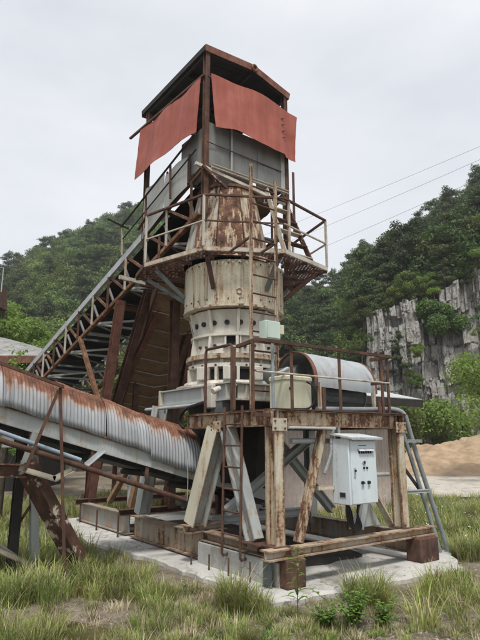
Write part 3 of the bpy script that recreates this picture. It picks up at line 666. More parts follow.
o = one(None, 'bypass_pipe', 'galv', lambda m: m.tube([(.38, .12, 1.80), (1.10, .12, 1.80)], .035, 14)); tag(centred(o), 'straight pale pipe running behind the electrical cabinet into the frame', 'pipe')
o = one(None, 'bypass_pipe', 'galv', lambda m: m.tube([(1.45, .16, 1.33), (2.37, .16, 1.31)], .03, 14)); tag(centred(o), 'pale pipe spanning from behind the cabinet to the post beside the conduits', 'pipe')
o = one(None, 'deck_pipe', 'galv', lambda m: m.tube([(.16, -.085, 1.965), (1.0, -.085, 1.965)], .018, 10)); tag(centred(o), 'thin pale pipe clipped under the front deck beam', 'pipe')
o = one(None, 'side_pipe', 'galv', lambda m: m.tube([(-.02, 1.75, 2.34), (-.02, 3.5, 2.34)], .028, 10)); tag(centred(o), 'white pipe running below the pale bed beam of the crusher', 'pipe')
o = one(None, 'black_hose', 'rubber', lambda m: m.tube(catmull([(-.02, 1.74, 2.34), (-.03, 1.60, 2.36), (-.08, 1.72, 2.33), (-.12, 1.95, 2.28), (-.13, 2.10, 2.18), (-.12, 2.13, 2.08), (-.08, 2.08, 2.0)], 6), .028, 10)); tag(centred(o), 'thick black hose looping over the deck beam end above the corrugated cover', 'hose')

# ---------------- electrical cabinet
cb = thing('electrical_cabinet', 'pale blue steel electrical cabinet with small canopy hung on the frame', 'cabinet', (1.22, -.2, 1.0))
one(cb, 'case', 'cab', lambda m: m.box((1.225, -.19, 1.415), (.53, .30, .83)), bevel=.008)
dr = one(cb, 'door', 'cab', lambda m: m.box((1.235, -.349, 1.405), (.49, .018, .79)), bevel=.005)
one(dr, 'louvre_dark_strip', 'opening_shade', lambda m: m.box((1.27, -.361, 1.655), (.27, .006, .032)))  # strip on the door, slot shade painted near-black
one(dr, 'louvre_hood', 'cab', lambda m: m.plate([(1.12, -.358, 1.70), (1.42, -.358, 1.70), (1.42, -.395, 1.668), (1.12, -.395, 1.668)], .005))
for i in range(6): one(dr, 'louvre_bar', 'cab', lambda m: m.box((1.16 + i * .045, -.366, 1.655), (.007, .006, .034)))
one(dr, 'gauge', 'galv', lambda m: m.tube([(1.225, -.356, 1.525), (1.225, -.375, 1.525)], .026, 18)); one(dr, 'gauge_face', 'dark', lambda m: m.tube([(1.225, -.374, 1.525), (1.225, -.378, 1.525)], .019, 18))
for x in (1.222, 1.282): one(dr, 'indicator_lamp', 'rubber', lambda m: m.tube([(x, -.356, 1.455), (x, -.374, 1.455)], .014, 12))
for x in (1.18, 1.30):
    one(dr, 'selector_switch', 'rubber', lambda m: m.tube([(x, -.356, 1.27), (x, -.385, 1.27)], .021, 14)); one(dr, 'switch_plate', 'galv', lambda m: m.box((x, -.359, 1.21), (.03, .004, .04)))
one(dr, 'switch_plate', 'galv', lambda m: m.box((1.24, -.359, 1.265), (.022, .004, .016)))
hd = one(dr, 'handle', 'galv', lambda m: m.box((1.045, -.362, 1.40), (.032, .012, .13)), bevel=.004); one(hd, 'lock', 'dark', lambda m: m.tube([(1.045, -.366, 1.425), (1.045, -.385, 1.425)], .014, 12))
one(dr, 'name_strip', 'rust_light', lambda m: m.box((1.215, -.3585, 1.742), (.15, .003, .012)))
for z in (1.08, 1.72): one(dr, 'hinge', 'cab', lambda m: m.tube([(1.486, -.352, z - .03), (1.486, -.352, z + .03)], .008, 8))
one(cb, 'canopy', 'cab', lambda m: m.plate([(.925, -.44, 1.845), (1.545, -.44, 1.845), (1.545, -.01, 1.905), (.925, -.01, 1.905)], .02))
one(cb, 'canopy_skirt', 'cab', lambda m: m.box((1.235, -.433, 1.829), (.612, .006, .026)))
one(cb, 'side_plate', 'galv', lambda m: m.box((.957, -.22, 1.12), (.006, .11, .07))); one(cb, 'side_label', 'dark', lambda m: m.box((.9525, -.22, 1.12), (.004, .09, .052)))
one(cb, 'mounting_arm', 'cream', lambda m: m.bar((.70, -.02, 1.20), (.955, -.06, 1.20), .04, .05)); one(cb, 'mounting_arm', 'cream', lambda m: m.box((1.2, -.02, 1.78), (.06, .05, .06)))
one(cb, 'mounting_rail', 'pale', lambda m: m.bar((1.15, .01, 1.05), (1.15, .01, 1.99), .05, .05, (0, 1, 0)))
cg = 'black cables looping under the cabinet'
for i in range(4):
    x0 = 1.02 + i * .03; dz = .30 + .02 * i; o = one(None, 'power_cable', 'rubber', lambda m: m.tube(catmull([(x0, -.22 + .03 * i, 1.02), (x0 - .01, -.22, .90), (x0 + .05, -.2, 1.0 - dz + .05), (x0 + .14, -.18, 1.0 - dz), (x0 + .24, -.16, 1.0 - dz + .06), (x0 + .28 - .01 * i, -.15 + .02 * i, .88), (x0 + .29, -.15, 1.02)], 6), .013, 8)); tag(centred(o), 'black power cable hanging in a loop under the electrical cabinet', 'cable', cg)
o = one(None, 'flexible_conduit', 'galv', lambda m: m.tube([Vector(p) + Vector((0, 0, .0)) for p in catmull([(1.02, -.02, 1.96), (.96, -.05, 1.82), (.93, -.06, 1.65), (.86, -.06, 1.50), (.80, -.05, 1.38)], 20)], [.020 if i % 2 else .027 for i in range(81)], 10)); tag(centred(o), 'ribbed flexible conduit hanging between the slanted brace and the cabinet', 'conduit')

# ---------------- guard rails and ladders on the motor deck
gr = thing('deck_guard_rail', 'rusty angle-iron guard rail along the front of the motor deck', 'railing', (1.0, 0, 2.2))
one(gr, 'top_rail', 'rust_chips', lambda m: m.angle((-.32, -.02, 3.03), (2.36, -.02, 3.045), .05, .01)); one(gr, 'mid_rail', 'rail_white', lambda m: m.tube([(-.30, -.02, 2.655), (2.30, -.02, 2.66)], .014, 8))
for x in (.32, 1.23, 2.15, 2.29): one(gr, 'rail_post', 'rust', lambda m: m.angle((x, -.02, 2.19), (x, -.02, 3.03), .05, .009, (0, 1, 0)))
one(gr, 'rail_post', 'rust', lambda m: m.angle((-.31, .0, 2.12), (-.31, .0, 3.03), .05, .009, (0, 1, 0)))
one(gr, 'rail_foot', 'rust', lambda m: m.bar((-.33, .0, 2.12), (.0, .0, 2.12), .05, .05))
one(gr, 'side_rail', 'rust', lambda m: m.angle((2.29, .0, 3.04), (2.31, .36, 3.04), .05, .009)); one(gr, 'side_rail', 'rust', lambda m: m.angle((2.29, .0, 2.66), (2.31, .36, 2.66), .04, .008))
for x, h in ((.87, .32), (2.03, .22)): one(gr, 'rail_stub', 'rust', lambda m: m.bar((x, -.02, 2.2), (x, -.02, 2.2 + h), .05, .03, (0, 1, 0)))
one(gr, 'return_rail', 'rust', lambda m: m.angle((-.31, .02, 3.03), (-.20, .55, 3.03), .045, .009)); one(gr, 'rail_post', 'rust', lambda m: m.angle((-.2, .55, 2.2), (-.2, .55, 3.05), .045, .009, (0, 1, 0)))
one(gr, 'rail_post', 'conduit', lambda m: m.tube([(.03, .05, 2.2), (.03, .05, 3.05)], .022, 10))
g2 = thing('bed_guard_rail', 'bent rusty pipe guard rail on the deck between the tall ladder and black hose', 'railing', (0, 1.2, 2.2))
one(g2, 'rail_pipe', 'rust_chips', lambda m: m.tube([(-.02, 1.57, 2.2), (-.02, 1.57, 3.10), (-.02, 1.55, 3.16), (-.02, .92, 3.15), (-.02, .89, 3.11), (-.02, .89, 2.2)], .022, 10))
one(g2, 'valve', 'crusher', lambda m: m.tube([(.02, 1.25, 2.55), (-.1, 1.25, 2.50)], .045, 12))
lad = thing('main_ladder', 'tall straight cream ladder with rusty rungs rising to the upper walkway', 'ladder', (.46, .75, 2.2))
one(lad, 'stile', 'post_rusty', lambda m: m.bar((.22, .75, 2.205), (.225, .75, 6.0), .055, .03)); one(lad, 'stile', 'post_rusty', lambda m: m.bar((.70, .75, 2.205), (.715, .75, 5.85), .055, .03))
for i in range(12): one(lad, 'rung', 'rust', lambda m: m.tube([(.24, .75, 2.5 + i * .285), (.69, .75, 2.5 + i * .285)], .014, 8))
for z in (4.80,): one(lad, 'stay', 'rust', lambda m: m.bar((.22, .76, z), (.36, 1.48, z), .03, .03)); one(lad, 'stay', 'rust', lambda m: m.bar((.71, .76, z), (.80, 1.22, z), .03, .03))
jb = thing('junction_box', 'small mint-green junction box on the ladder above the guard rail', 'junction box', (.42, .55, 3.2))
one(jb, 'box', 'mint', lambda m: m.box((.46, .62, 3.36), (.27, .16, .27)), bevel=.008); one(jb, 'lid', 'mint', lambda m: m.box((.46, .532, 3.36), (.24, .014, .24)), bevel=.004)
one(jb, 'side_box', 'tank', lambda m: m.box((.655, .64, 3.40), (.12, .10, .14)), bevel=.006); one(jb, 'bracket', 'rust', lambda m: m.box((.46, .66, 3.20), (.48, .05, .05)))
lb = thing('access_ladder', 'short rusty rod ladder hooked on the deck beside the slanted legs', 'ladder', (-.1, .72, .3))
for v in (.92, .52): one(lb, 'stile', 'rust', lambda m: m.tube([(-.02, v, .36), (-.13, v, .34), (-.15, v, .37), (-.15, v, .42), (-.115, v, 2.26)], .019, 8))
for i in range(6): one(lb, 'rung', 'rust', lambda m: m.tube([(-.147 + i * .005, .92, .62 + i * .28), (-.147 + i * .005, .52, .62 + i * .28)], .012, 8))

# ---------------- upper walkway
wk = thing('upper_walkway', 'rusty mesh walkway with white guard rail ringing the crusher drum', 'walkway', (AX, AY, 4.85))
WP = [(-.37, 3.06), (-.01, 1.71), (1.15, 1.03), (2.39, 1.29), (2.72, 2.55), (2.45, 3.75), (-.2, 3.75)]
def clip(p, d, poly, hole):                                     # part of a line inside the deck and outside the drum
    ts = []
    for i in range(len(poly)):
        a, b = Vector(poly[i]), Vector(poly[(i + 1) % len(poly)]); e = b - a; den = d.x * e.y - d.y * e.x
        if abs(den) < 1e-9: continue
        q = a - p; t = (q.x * e.y - q.y * e.x) / den; s_ = (q.x * d.y - q.y * d.x) / den
        if 0 <= s_ <= 1: ts.append(t)
    if len(ts) < 2: return []
    t0, t1 = min(ts), max(ts); c = Vector((AX, AY)) - p; m_ = c.dot(d); h2 = hole ** 2 - (c - d * m_).length_squared
    if h2 <= 0: return [(t0, t1)]
    h = math.sqrt(h2); return [x for x in ((t0, m_ - h), (m_ + h, t1)) if x[1] > x[0]]
def grating(m):
    for ang in (R(28), R(-28)):
        d = Vector((math.cos(ang + R(-30)), math.sin(ang + R(-30)))); nrm = Vector((-d.y, d.x))
        for k in range(-45, 46):
            p = Vector((AX, AY)) + nrm * k * .055
            for a, b in clip(p, d, WP, .92): q0, q1 = p + d * a, p + d * b; m.bar((q0.x, q0.y, 4.865), (q1.x, q1.y, 4.865), .016, .010)
gro = one(wk, 'grating', 'mesh', grating, smooth=0); tag(gro, kind='stuff')
for i in range(7):
    a, b = WP[i], WP[(i + 1) % 7]; one(wk, 'edge_angle', 'rail_white' if i < 3 else 'rust', lambda m: m.bar((*a, 4.845), (*b, 4.845), .035, .075))
for i in range(7):
    a = Vector(WP[i]); c = Vector((AX, AY)); d = (c - a).normalized(); q = c - d * .93
    one(wk, 'joist', 'rust', lambda m: m.bar((a.x, a.y, 4.80), (q.x, q.y, 4.80), .05, .06))
    q2 = c - d * .905; k = a.lerp(c, .12); one(wk, 'bracket', 'rust' if i % 2 else 'darkgrey', lambda m: m.bar((k.x, k.y, 4.765), (q2.x, q2.y, 4.28), .06, .07))
    mid = (a + Vector(WP[(i + 1) % 7])) / 2; d2 = (c - mid).normalized(); q3 = c - d2 * .93; one(wk, 'joist', 'rust', lambda m: m.bar((mid.x, mid.y, 4.80), (q3.x, q3.y, 4.80), .04, .05))
RP = [(-.37, 3.06), (-.01, 1.71), (1.15, 1.03), (2.39, 1.29), (2.72, 2.55)]
for i, (x, y) in enumerate(RP):
    if i == 2: continue
    one(wk, 'rail_post', 'rail_white', lambda m: m.bar((x, y, 4.89), (x, y, 5.79), .035, .035))
one(wk, 'rail_post', 'rail_white', lambda m: m.bar((1.28, 1.06, 4.89), (1.28, 1.06, 5.79), .035, .035)); one(wk, 'rail_post', 'rust', lambda m: m.bar((-.28, 2.72, 4.89), (-.28, 2.72, 5.3), .03, .03))
for i in range(4):
    a, b = RP[i], RP[i + 1]
    if i == 1: b = lerp(a, b, .99)
    one(wk, 'top_rail', 'rust', lambda m: m.bar((*a, 5.79), (*b, 5.79), .045, .03)); one(wk, 'mid_rail', 'rail_white' if i != 1 else 'rust', lambda m: m.bar((*a, 5.33), (*b, 5.33), .028, .022))
one(wk, 'top_rail', 'rust', lambda m: m.bar((-.37, 3.06, 5.79), (-.2, 3.75, 5.79), .045, .03))
st = thing('upper_stair', 'steep steel stair from the walkway up beside the head chute', 'stair', (1.8, 1.5, 4.88))
A0, A1, B0, B1 = (1.55, 1.42, 4.88), (1.55, 1.98, 6.45), (2.18, 1.42, 4.88), (1.93, 1.98, 6.45)
one(st, 'stringer', 'rail_white', lambda m: m.bar(A0, A1, .03, .09, (0, 1, 0))); one(st, 'stringer', 'rust_chips', lambda m: m.bar(B0, B1, .03, .09, (0, 1, 0)))
for i in range(6): t = .1 + i * .155; one(st, 'tread', 'rust_chips' if i % 2 else 'rail_white', lambda m: m.bar(lerp(A0, A1, t), lerp(B0, B1, t), .14, .02))

# ---------------- feed conveyor: lattice truss rising from behind
fc = thing('feed_conveyor', 'long lattice-truss conveyor climbing to the roofed top of the crusher', 'conveyor', (1.2, 9.0, 0))
zt = lambda v: 5.94 - .258 * (v - 4.6)
VE = 17.0; U0, U1 = .25, 2.15
for u, mt in ((U0, 'galv'), (U1, 'pale')):
    one(fc, 'top_chord', mt, lambda m: m.bar((u, 4.35, zt(4.35)), (u, VE, zt(VE)), .06, .15)); one(fc, 'head_chord', 'rust', lambda m: m.ibeam((u, 2.1, zt(2.1) - .02), (u, 4.34, zt(4.34) - .02), .05, .11)); one(fc, 'bottom_chord', 'rust_light', lambda m: m.angle((u, 2.3, zt(2.3) - .82), (u, VE, zt(VE) - .82), .08, .01))
    k = 0; v = 2.5
    while v < VE - .2:
        one(fc, 'truss_post', 'rail_white' if k % 2 else 'rust', lambda m: m.angle((u, v, zt(v) - .80), (u, v, zt(v) - .06), .055, .008, (0, 1, 0)))
        if v + .9 < VE: one(fc, 'truss_diagonal', 'rust' if k % 2 else 'rust_light', lambda m: m.angle((u + .01, v, zt(v) - .80), (u + .01, v + .88, zt(v + .88) - .06), .05, .008, (1, 0, 0)))
        if u == U0:
            one(fc, 'cross_member', 'pale' if k % 2 else 'darkgrey', lambda m: m.angle((U0, v, zt(v) - .80), (U1, v, zt(v) - .80), .06, .008)); one(fc, 'cross_member', 'dark', lambda m: m.angle((U0, v + .1, zt(v) - .12), (U1, v + .1, zt(v) - .12), .06, .008))
            if v + .9 < VE: one(fc, 'cross_brace', 'darkgrey' if k % 2 else 'pale', lambda m: m.angle((U0 if k % 2 else U1, v, zt(v) - .79), (U1 if k % 2 else U0, v + .9, zt(v + .9) - .79), .05, .008))
            one(fc, 'idler_roller', 'galv' if k % 3 == 0 else 'dark', lambda m: m.tube([(.55, v + .4, zt(v + .4) - .42), (1.85, v + .4, zt(v + .4) - .42)], .05, 10)); [one(fc, 'idler_bracket', 'pale', lambda m: m.bar((a_, v + .4, zt(v + .4) - .10), (b_, v + .4, zt(v + .4) - .45), .04, .05)) for a_, b_ in ((.4, .56), (2.0, 1.84))]
        v += .9; k += 1
for u in (.72, 1.68): one(fc, 'stringer', 'pale', lambda m: m.chan((u, 2.2, zt(2.2) - .22), (u, VE, zt(VE) - .22), .05, .1))
one(fc, 'belt', 'rubber', lambda m: m.grid(lambda s, t: (.5 + 1.4 * t, 2.4 + (VE - 2.4) * s, zt(2.4 + (VE - 2.4) * s) + .10 - .10 * math.sin(math.pi * t)), 20, 8, .014)); one(fc, 'return_belt', 'rubber', lambda m: m.grid(lambda s, t: (.6 + 1.2 * t, 2.4 + (VE - 2.4) * s, zt(2.4 + (VE - 2.4) * s) - .35), 10, 2, .014))
one(fc, 'head_pulley', 'rust', lambda m: m.tube([(.5, 2.45, zt(2.45) - .12), (1.9, 2.45, zt(2.45) - .12)], .24, 24))
def post(name, mat, p0, p1, w=.15, h=.15, up=(0, 1, 0)): one(fc, name, mat, lambda m: m.ibeam(p0, p1, w, h, .014, up))
post('trestle_leg', 'rust_red', (.25, 6.60, .2), (.25, 5.42, 4.80), .17, .17); post('trestle_leg', 'rust_red', (2.15, 6.60, .2), (2.15, 5.42, 4.80), .17, .17)
post('trestle_leg', 'rust', (.62, 7.75, .2), (.62, 4.86, 4.95), .16, .16); post('trestle_leg', 'rust', (1.9, 7.75, .2), (1.9, 4.86, 4.95), .16, .16)
post('trestle_brace', 'rust_red', (.80, 6.75, 2.65), (.90, 4.45, 4.95), .13, .13)
post('trestle_leg', 'rust', (.92, 4.22, .55), (.92, 4.22, 4.9), .16, .16); post('trestle_leg', 'rust', (2.1, 4.22, .55), (2.1, 4.22, 4.9), .16, .16)
one(fc, 'trestle_brace', 'rust_light', lambda m: m.angle((.2, 6.35, 2.75), (.2, 7.75, 4.35), .09, .01, (1, 0, 0)))
one(fc, 'trestle_beam', 'rust', lambda m: m.ibeam((.2, 5.45, 4.66), (2.2, 5.45, 4.66), .12, .14)); one(fc, 'trestle_beam', 'rust', lambda m: m.ibeam((.2, 4.4, 4.95), (2.2, 4.4, 4.95), .12, .14))
for v in (11.5, 16.5):
    for u in (U0, U1): post('trestle_leg', 'rust', (u, v, 0), (u, v, zt(v) - .85), .14, .14)
    one(fc, 'trestle_beam', 'rust', lambda m: m.ibeam((U0, v, zt(v) - .92), (U1, v, zt(v) - .92), .12, .12))
# handrail along the conveyor gallery
one(fc, 'handrail', 'dark', lambda m: m.tube([(.08, 2.2, zt(2.2) + .62), (.08, 5.22, zt(5.22) + .62)], .02, 8)); one(fc, 'handrail', 'dark', lambda m: m.tube([(.12, 2.2, zt(2.2) + .33), (.12, 5.22, zt(5.22) + .33)], .014, 8))
for v in (3.1, 4.1, 5.2): one(fc, 'handrail_post', 'rust' if v < 5 else 'rail_white', lambda m: m.bar((.12, v, zt(v) - .05), (.10, v, zt(v) + .63), .035, .035))
one(fc, 'outrigger', 'dark', lambda m: m.bar((.25, 5.2, zt(5.2) + .60), (-.35, 4.95, zt(5.2) + .60), .03, .03)); one(fc, 'outrigger', 'rail_white', lambda m: m.bar((-.30, 4.3, 4.95), (.3, 4.4, 4.95), .06, .08))
# second belt with a boarded brown underside falling away behind
rc = thing('return_conveyor', 'conveyor with brown ribbed underside sloping down behind the crusher', 'conveyor', (1.6, 4.2, 0))
dh = math.degrees(math.atan2(60 - 240, 553)); rd = (FWD * math.cos(R(dh)) + RGT * math.sin(R(dh))).normalized(); rs = Vector((rd.y, -rd.x, 0)); S0 = Vector((1.05, 3.75, 4.75))
def rp(l, s, dz=0): p = S0 + rd * l + rs * s; p.z = 4.75 - .335 * l + dz; return p
one(rc, 'under_pan', 'pan', lambda m: m.grid(lambda a, t: rp(a * 10.5, (t - .5) * 1.35, .12 * abs(t - .5) * 2), 30, 8, .02)); 
for k in range(15): one(rc, 'pan_rib', 'galv', lambda m: m.tube([rp(.25 + k * .7, -.66, .095), rp(.25 + k * .7, -.3, .03), rp(.25 + k * .7, 0, -.025), rp(.25 + k * .7, .3, .03), rp(.25 + k * .7, .66, .095)], .014, 6))
for s in (-.7, .7): one(rc, 'side_board', 'rust', lambda m: m.bar(rp(0, s, .2), rp(10.5, s, .2), .03, .25))
one(rc, 'belt', 'rubber', lambda m: m.grid(lambda a, t: rp(a * 10.5, (t - .5) * 1.0, .25), 6, 2, .012))
for l in (4.5, 9.2):
    for s in (-.5, .5): p = rp(l, s, .1); one(rc, 'trestle_leg', 'rust', lambda m: m.ibeam((p.x, p.y, 0), p, .12, .12, .012, (0, 1, 0)))
# ---------------- roofed head of the conveyor
hh = thing('head_house', 'open roofed steel shelter with faded red sheets at the top of the plant', 'shelter', (1.2, 3.2, 5.6))
for (u, v, z0, z1) in ((.25, 2.1, 5.7, 8.92), (2.15, 2.1, 5.0, 8.74), (.25, 4.4, 5.75, 8.92), (2.15, 4.4, 5.75, 8.74)): one(hh, 'corner_post', 'rust', lambda m: m.ibeam((u, v, z0), (u, v, z1), .09, .10, .012, (0, 1, 0)))
one(hh, 'corner_post', 'rust', lambda m: m.angle((2.32, 2.02, 5.7), (2.32, 2.02, 7.05), .06, .01, (0, 1, 0)))
E_ = [(.18, 8.97), (1.30, 9.05), (2.24, 8.80)]
for i in range(2):
    (a, za), (b, zb) = E_[i], E_[i + 1]; nn = 7
    for k in range(nn):                                         # roof sheets, each lapped over the next
        v0, v1 = 2.05 + 2.55 * k / nn, 2.05 + 2.55 * (k + 1) / nn + .02
        one(hh, 'roof_sheet', 'roof_under', lambda m: m.plate([(a, v0, za), (b, v0, zb), (b, v1, zb), (a, v1, za)], .012))
    one(hh, 'fascia', 'fascia', lambda m: m.bar((a, 2.03, za - .06), (b, 2.03, zb - .06), .02, .14)); one(hh, 'fascia', 'fascia', lambda m: m.bar((a, 4.635, za - .06), (b, 4.635, zb - .06), .02, .15))
for (a, za) in (E_[0], E_[2]): one(hh, 'fascia', 'dark', lambda m: m.bar((a, 2.045, za - .05), (a, 4.62, za - .05), .02, .11))
one(hh, 'ridge_eye', 'rust_light', lambda m: m.tube([(1.31 + .06 * math.cos(a), 2.0, 8.98 + .06 * math.sin(a)) for a in (2 * math.pi * i / 16 for i in range(17))], .018, 8))
for v in (2.09, 2.9, 3.7, 4.55): [one(hh, 'rafter', 'dark', lambda m: m.bar(a_, b_, .05, .08)) for a_, b_ in (((.2, v, 8.89), (1.3, v, 8.97)), ((1.3, v, 8.97), (2.2, v, 8.72)))]
for u, z in ((.25, 8.84), (1.3, 8.91), (2.15, 8.67)): one(hh, 'purlin', 'dark', lambda m: m.bar((u, 2.12, z), (u, 4.58, z), .05, .06))
def red_front(s, t):
    u = .27 + .09 * (1 - t) + (2.42 - .27 - .09 * (1 - t) * 1) * s - .10 * (1 - t) * s ** 4
    bend = .03 * max(0, s - .80) / .2
    z = 7.29 + .04 * math.sin(s * 7) * (1 - t) + (8.37 - .05 * s - 7.29) * t - .05 * (1 - t) * (s > .8) + .05 * math.sin(math.pi * s) * t
    return (u, 1.99 - .10 * math.sin(math.pi * min(1, s * 1.1)) * (1 - .5 * t) + bend - .022 * math.sin(s * 11 + t * 2) - .06 * (1 - t) ** 2 + .012 * mn.fractal(Vector((s * 5, t * 3, 3)), 1, 2, 3), z + .012 * mn.noise(Vector((s * 7, t * 2, 9))) * (1 - t))
one(hh, 'red_sheet', 'red', lambda m: m.grid(red_front, 48, 16, .006), smooth=60)
def red_side(s, t): return (.165 + .014 * mn.fractal(Vector((s * 5, t * 3, 8)), 1, 2, 3) - .07 * math.sin(math.pi * s) * (1 - t) - .02 * math.sin(s * 13 + t) - .05 * (1 - t), 2.13 + .07 * (1 - t) + (2.47 + .02 * (1 - t)) * s, (7.22 + .09 * s + .012 * math.sin(s * 9)) * (1 - t) + (8.31 + .16 * s) * t)
one(hh, 'red_sheet', 'red', lambda m: m.grid(red_side, 48, 16, .006), smooth=60)
one(hh, 'sheet_bar', 'rust', lambda m: m.bar((.20, 2.1, 8.38), (.16, 5.15, 8.55), .05, .04)); one(hh, 'sheet_bar', 'rust', lambda m: m.bar((.25, 2.06, 8.36), (2.3, 2.08, 8.3), .04, .04))
for s in (.74, .755, .77, .785): p = red_front(.80, (s - .70) * 9); one(hh, 'sheet_clip', 'dark', lambda m: m.box((p[0], p[1] - .012, p[2]), (.09, .012, .012), rot=Matrix.Rotation(R(-25), 3, 'Y')))
# head chute sheets
ch = thing('head_chute', 'dented grey sheet-metal chute box under the red sheets', 'chute', (1.1, 2.3, 6.6))
xs = [.27, .80, 1.42, 2.0]
for i in range(3): one(ch, 'sheet', 'sheet', lambda m: m.grid(lambda s, t: (xs[i] + (xs[i + 1] - xs[i] + .04) * s, 2.10 - .012 * i - .015 * math.sin(math.pi * s) * math.sin(math.pi * t), 6.60 + (.02 if i else 0) + .86 * t), 8, 8, .005), smooth=60)
one(ch, 'sheet', 'sheet_light', lambda m: m.box((2.06, 2.07, 6.98), (.11, .012, .9)))
one(ch, 'corner_strip', 'sheet_light', lambda m: m.bar((.80, 2.06, 6.58), (.80, 2.06, 7.5), .035, .02, (0, 1, 0))); one(ch, 'tie_rod', 'rust', lambda m: m.tube([(.25, 2.05, 7.02), (2.0, 2.05, 6.98)], .010, 6))
one(ch, 'side_sheet', 'sheet', lambda m: m.box((.28, 2.55, 7.0), (.008, .88, .80))); one(ch, 'back_sheet', 'sheet', lambda m: m.box((1.15, 3.0, 7.0), (1.7, .008, .80))); one(ch, 'side_sheet', 'sheet', lambda m: m.box((2.11, 2.55, 7.0), (.008, .88, .80)))
one(ch, 'bottom_beam', 'rail_white', lambda m: m.chan((.30, 1.98, 6.52), (2.1, 1.98, 6.52), .05, .07)); one(ch, 'bottom_beam', 'rail_white', lambda m: m.bar((.0, 2.02, 6.50), (2.0, 1.90, 6.22), .05, .06))
one(ch, 'bottom_beam', 'rust_chips', lambda m: m.bar((.1, 1.95, 6.46), (.62, 1.95, 6.18), .04, .05))
one(ch, 'chute_plate', 'sheet', lambda m: m.plate([(.5, 2.15, 6.55), (.9, 2.15, 6.55), (.95, 2.3, 6.2), (.75, 2.3, 6.2)], .01)); one(ch, 'chute_plate', 'galv', lambda m: m.plate([(.33, 2.08, 6.52), (.52, 2.0, 6.58), (.48, 2.1, 6.32)], .006))
sp = thing('side_screen', 'two dented light grey sheets screening the side of the conveyor head', 'screen', (.2, 3.5, 6.2))
def scr(v0, v1, z0, z1, j): return lambda m: m.grid(lambda s, t: (.20 - .02 * math.sin(3 * s + j) - .03 * math.sin(math.pi * t) * s, v0 + (v1 - v0) * s, (z0 + (-.235 * (v0 + (v1 - v0) * s - v0))) * (1 - t) + (z1 + .03 * math.sin(5 * s + j)) * t), 10, 8, .006)
one(sp, 'sheet', 'sheet_light', scr(2.62, 3.45, 6.36, 6.95, 0), smooth=60); one(sp, 'sheet', 'sheet_light', scr(3.47, 4.36, 6.15, 6.99, 2), smooth=60)
for v in (2.62, 3.46, 4.36): one(sp, 'screen_post', 'rust', lambda m: m.bar((.235, v, zt(v) - .02), (.235, v, 7.02), .03, .03, (0, 1, 0)))

# ---------------- discharge conveyor under corrugated covers
dc = thing('discharge_conveyor', 'low conveyor under rust-streaked corrugated covers rising away from the crusher', 'conveyor', (-2.0, 2.55, 0))
zb = lambda u: 1.50 - .281 * u
VN, VF = 2.10, 3.04; VC = (VN + VF) / 2
def cover(u0, u1, j):
    ln = u1 - u0; nw = int(round(ln / .050)); rr = random.Random(j)
    k0, k1, sag = rr.uniform(-.02, .02), rr.uniform(-.02, .02), rr.uniform(.0, .03); m = MB(); NU, NV = nw * 6, 26
    def fn(s, t):
        th = math.pi * t; u = u0 + ln * s + (k0 * (t - .5) * 2); cr_ = .009 * math.sin(2 * math.pi * nw * s)
        e = (.006 if j % 2 else 0) + .006 * math.sin(3 * s + j) ; rv, rz = VF - VC + .045 + e + cr_, .56 + e + cr_
        c, s_ = math.cos(th), math.sin(th); y = VC - rv * (abs(c) ** .8) * (1 if c > 0 else -1); z = zb(u) + rz * (s_ ** .85) - sag * s - (.10 if j == 0 else 0) * (1 - s_) 
        dn = mn.fractal(Vector((u * 2.2, t * 3, j * 3.7)), 1, 2, 3) * .022; y -= dn * math.cos(th); z += dn * s_
        return (u, y + .02 * math.sin(6 * s + j) * (1 - s_), z - .035 * (1 - s_) + .006 * math.sin(9 * s + j * 2) * (1 - s_))
    m.grid(fn, NU, NV, .0); o = m.build('cover_sheet', 'corr', dc, smooth=60)
    at = o.data.attributes.new('up', 'FLOAT', 'POINT'); at.data.foreach_set('value', [math.sin(math.pi * ((i % (NV + 1)) / NV)) ** 1.5 for i in range(len(o.data.vertices))])
    md = o.modifiers.new('thickness', 'SOLIDIFY'); md.thickness = .004; md.offset = -1
bounds = [.27, -.60, -1.33, -1.97, -2.75, -3.5, -4.25, -5.0]
for j in range(len(bounds) - 1): cover(bounds[j + 1] - (.02 if j else .03), bounds[j], j)
for v, sgn in ((VN + .02, 1), (VF - .02, -1)):
    one(dc, 'side_channel', 'pale', lambda m: m.chan((-5.2, v, zb(-5.2) - .145), (.30, v, zb(.30) - .145), .06 * -sgn, .20)); one(dc, 'edge_angle', 'rust_light', lambda m: m.bar((-5.2, v - .015 * sgn, zb(-5.2) - .028), (.28, v - .015 * sgn, zb(.28) - .028), .05, .03))
one(dc, 'belt', 'rubber', lambda m: m.grid(lambda s, t: (-5.3 + 6.9 * s, VN + .12 + .7 * t, zb(-5.3 + 6.9 * s) + .06 - .08 * math.sin(math.pi * t)), 12, 8, .012)); one(dc, 'return_belt', 'rubber', lambda m: m.grid(lambda s, t: (-5.3 + 6.9 * s, VN + .12 + .7 * t, zb(-5.3 + 6.9 * s) - .30), 12, 2, .012))
for k in range(7): u = -4.9 + k * .85; one(dc, 'return_roller', 'dark', lambda m: m.tube([(u, VN + .06, zb(u) - .35), (u, VF - .06, zb(u) - .35)], .045, 12)); one(dc, 'roller_bracket', 'rust', lambda m: m.bar((u, VN + .05, zb(u) - .2), (u, VN + .05, zb(u) - .42), .03, .05))
one(dc, 'tail_pulley', 'rust', lambda m: m.tube([(1.5, VN + .1, zb(1.5) - .12), (1.5, VF - .1, zb(1.5) - .12)], .2, 20))
one(dc, 'tail_frame', 'pale', lambda m: m.bar((.3, VN + .03, zb(.3) - .145), (1.7, VN + .03, zb(1.7) - .145), .05, .18)); one(dc, 'tail_frame', 'pale', lambda m: m.bar((.3, VF - .03, zb(.3) - .145), (1.7, VF - .03, zb(1.7) - .145), .05, .18))
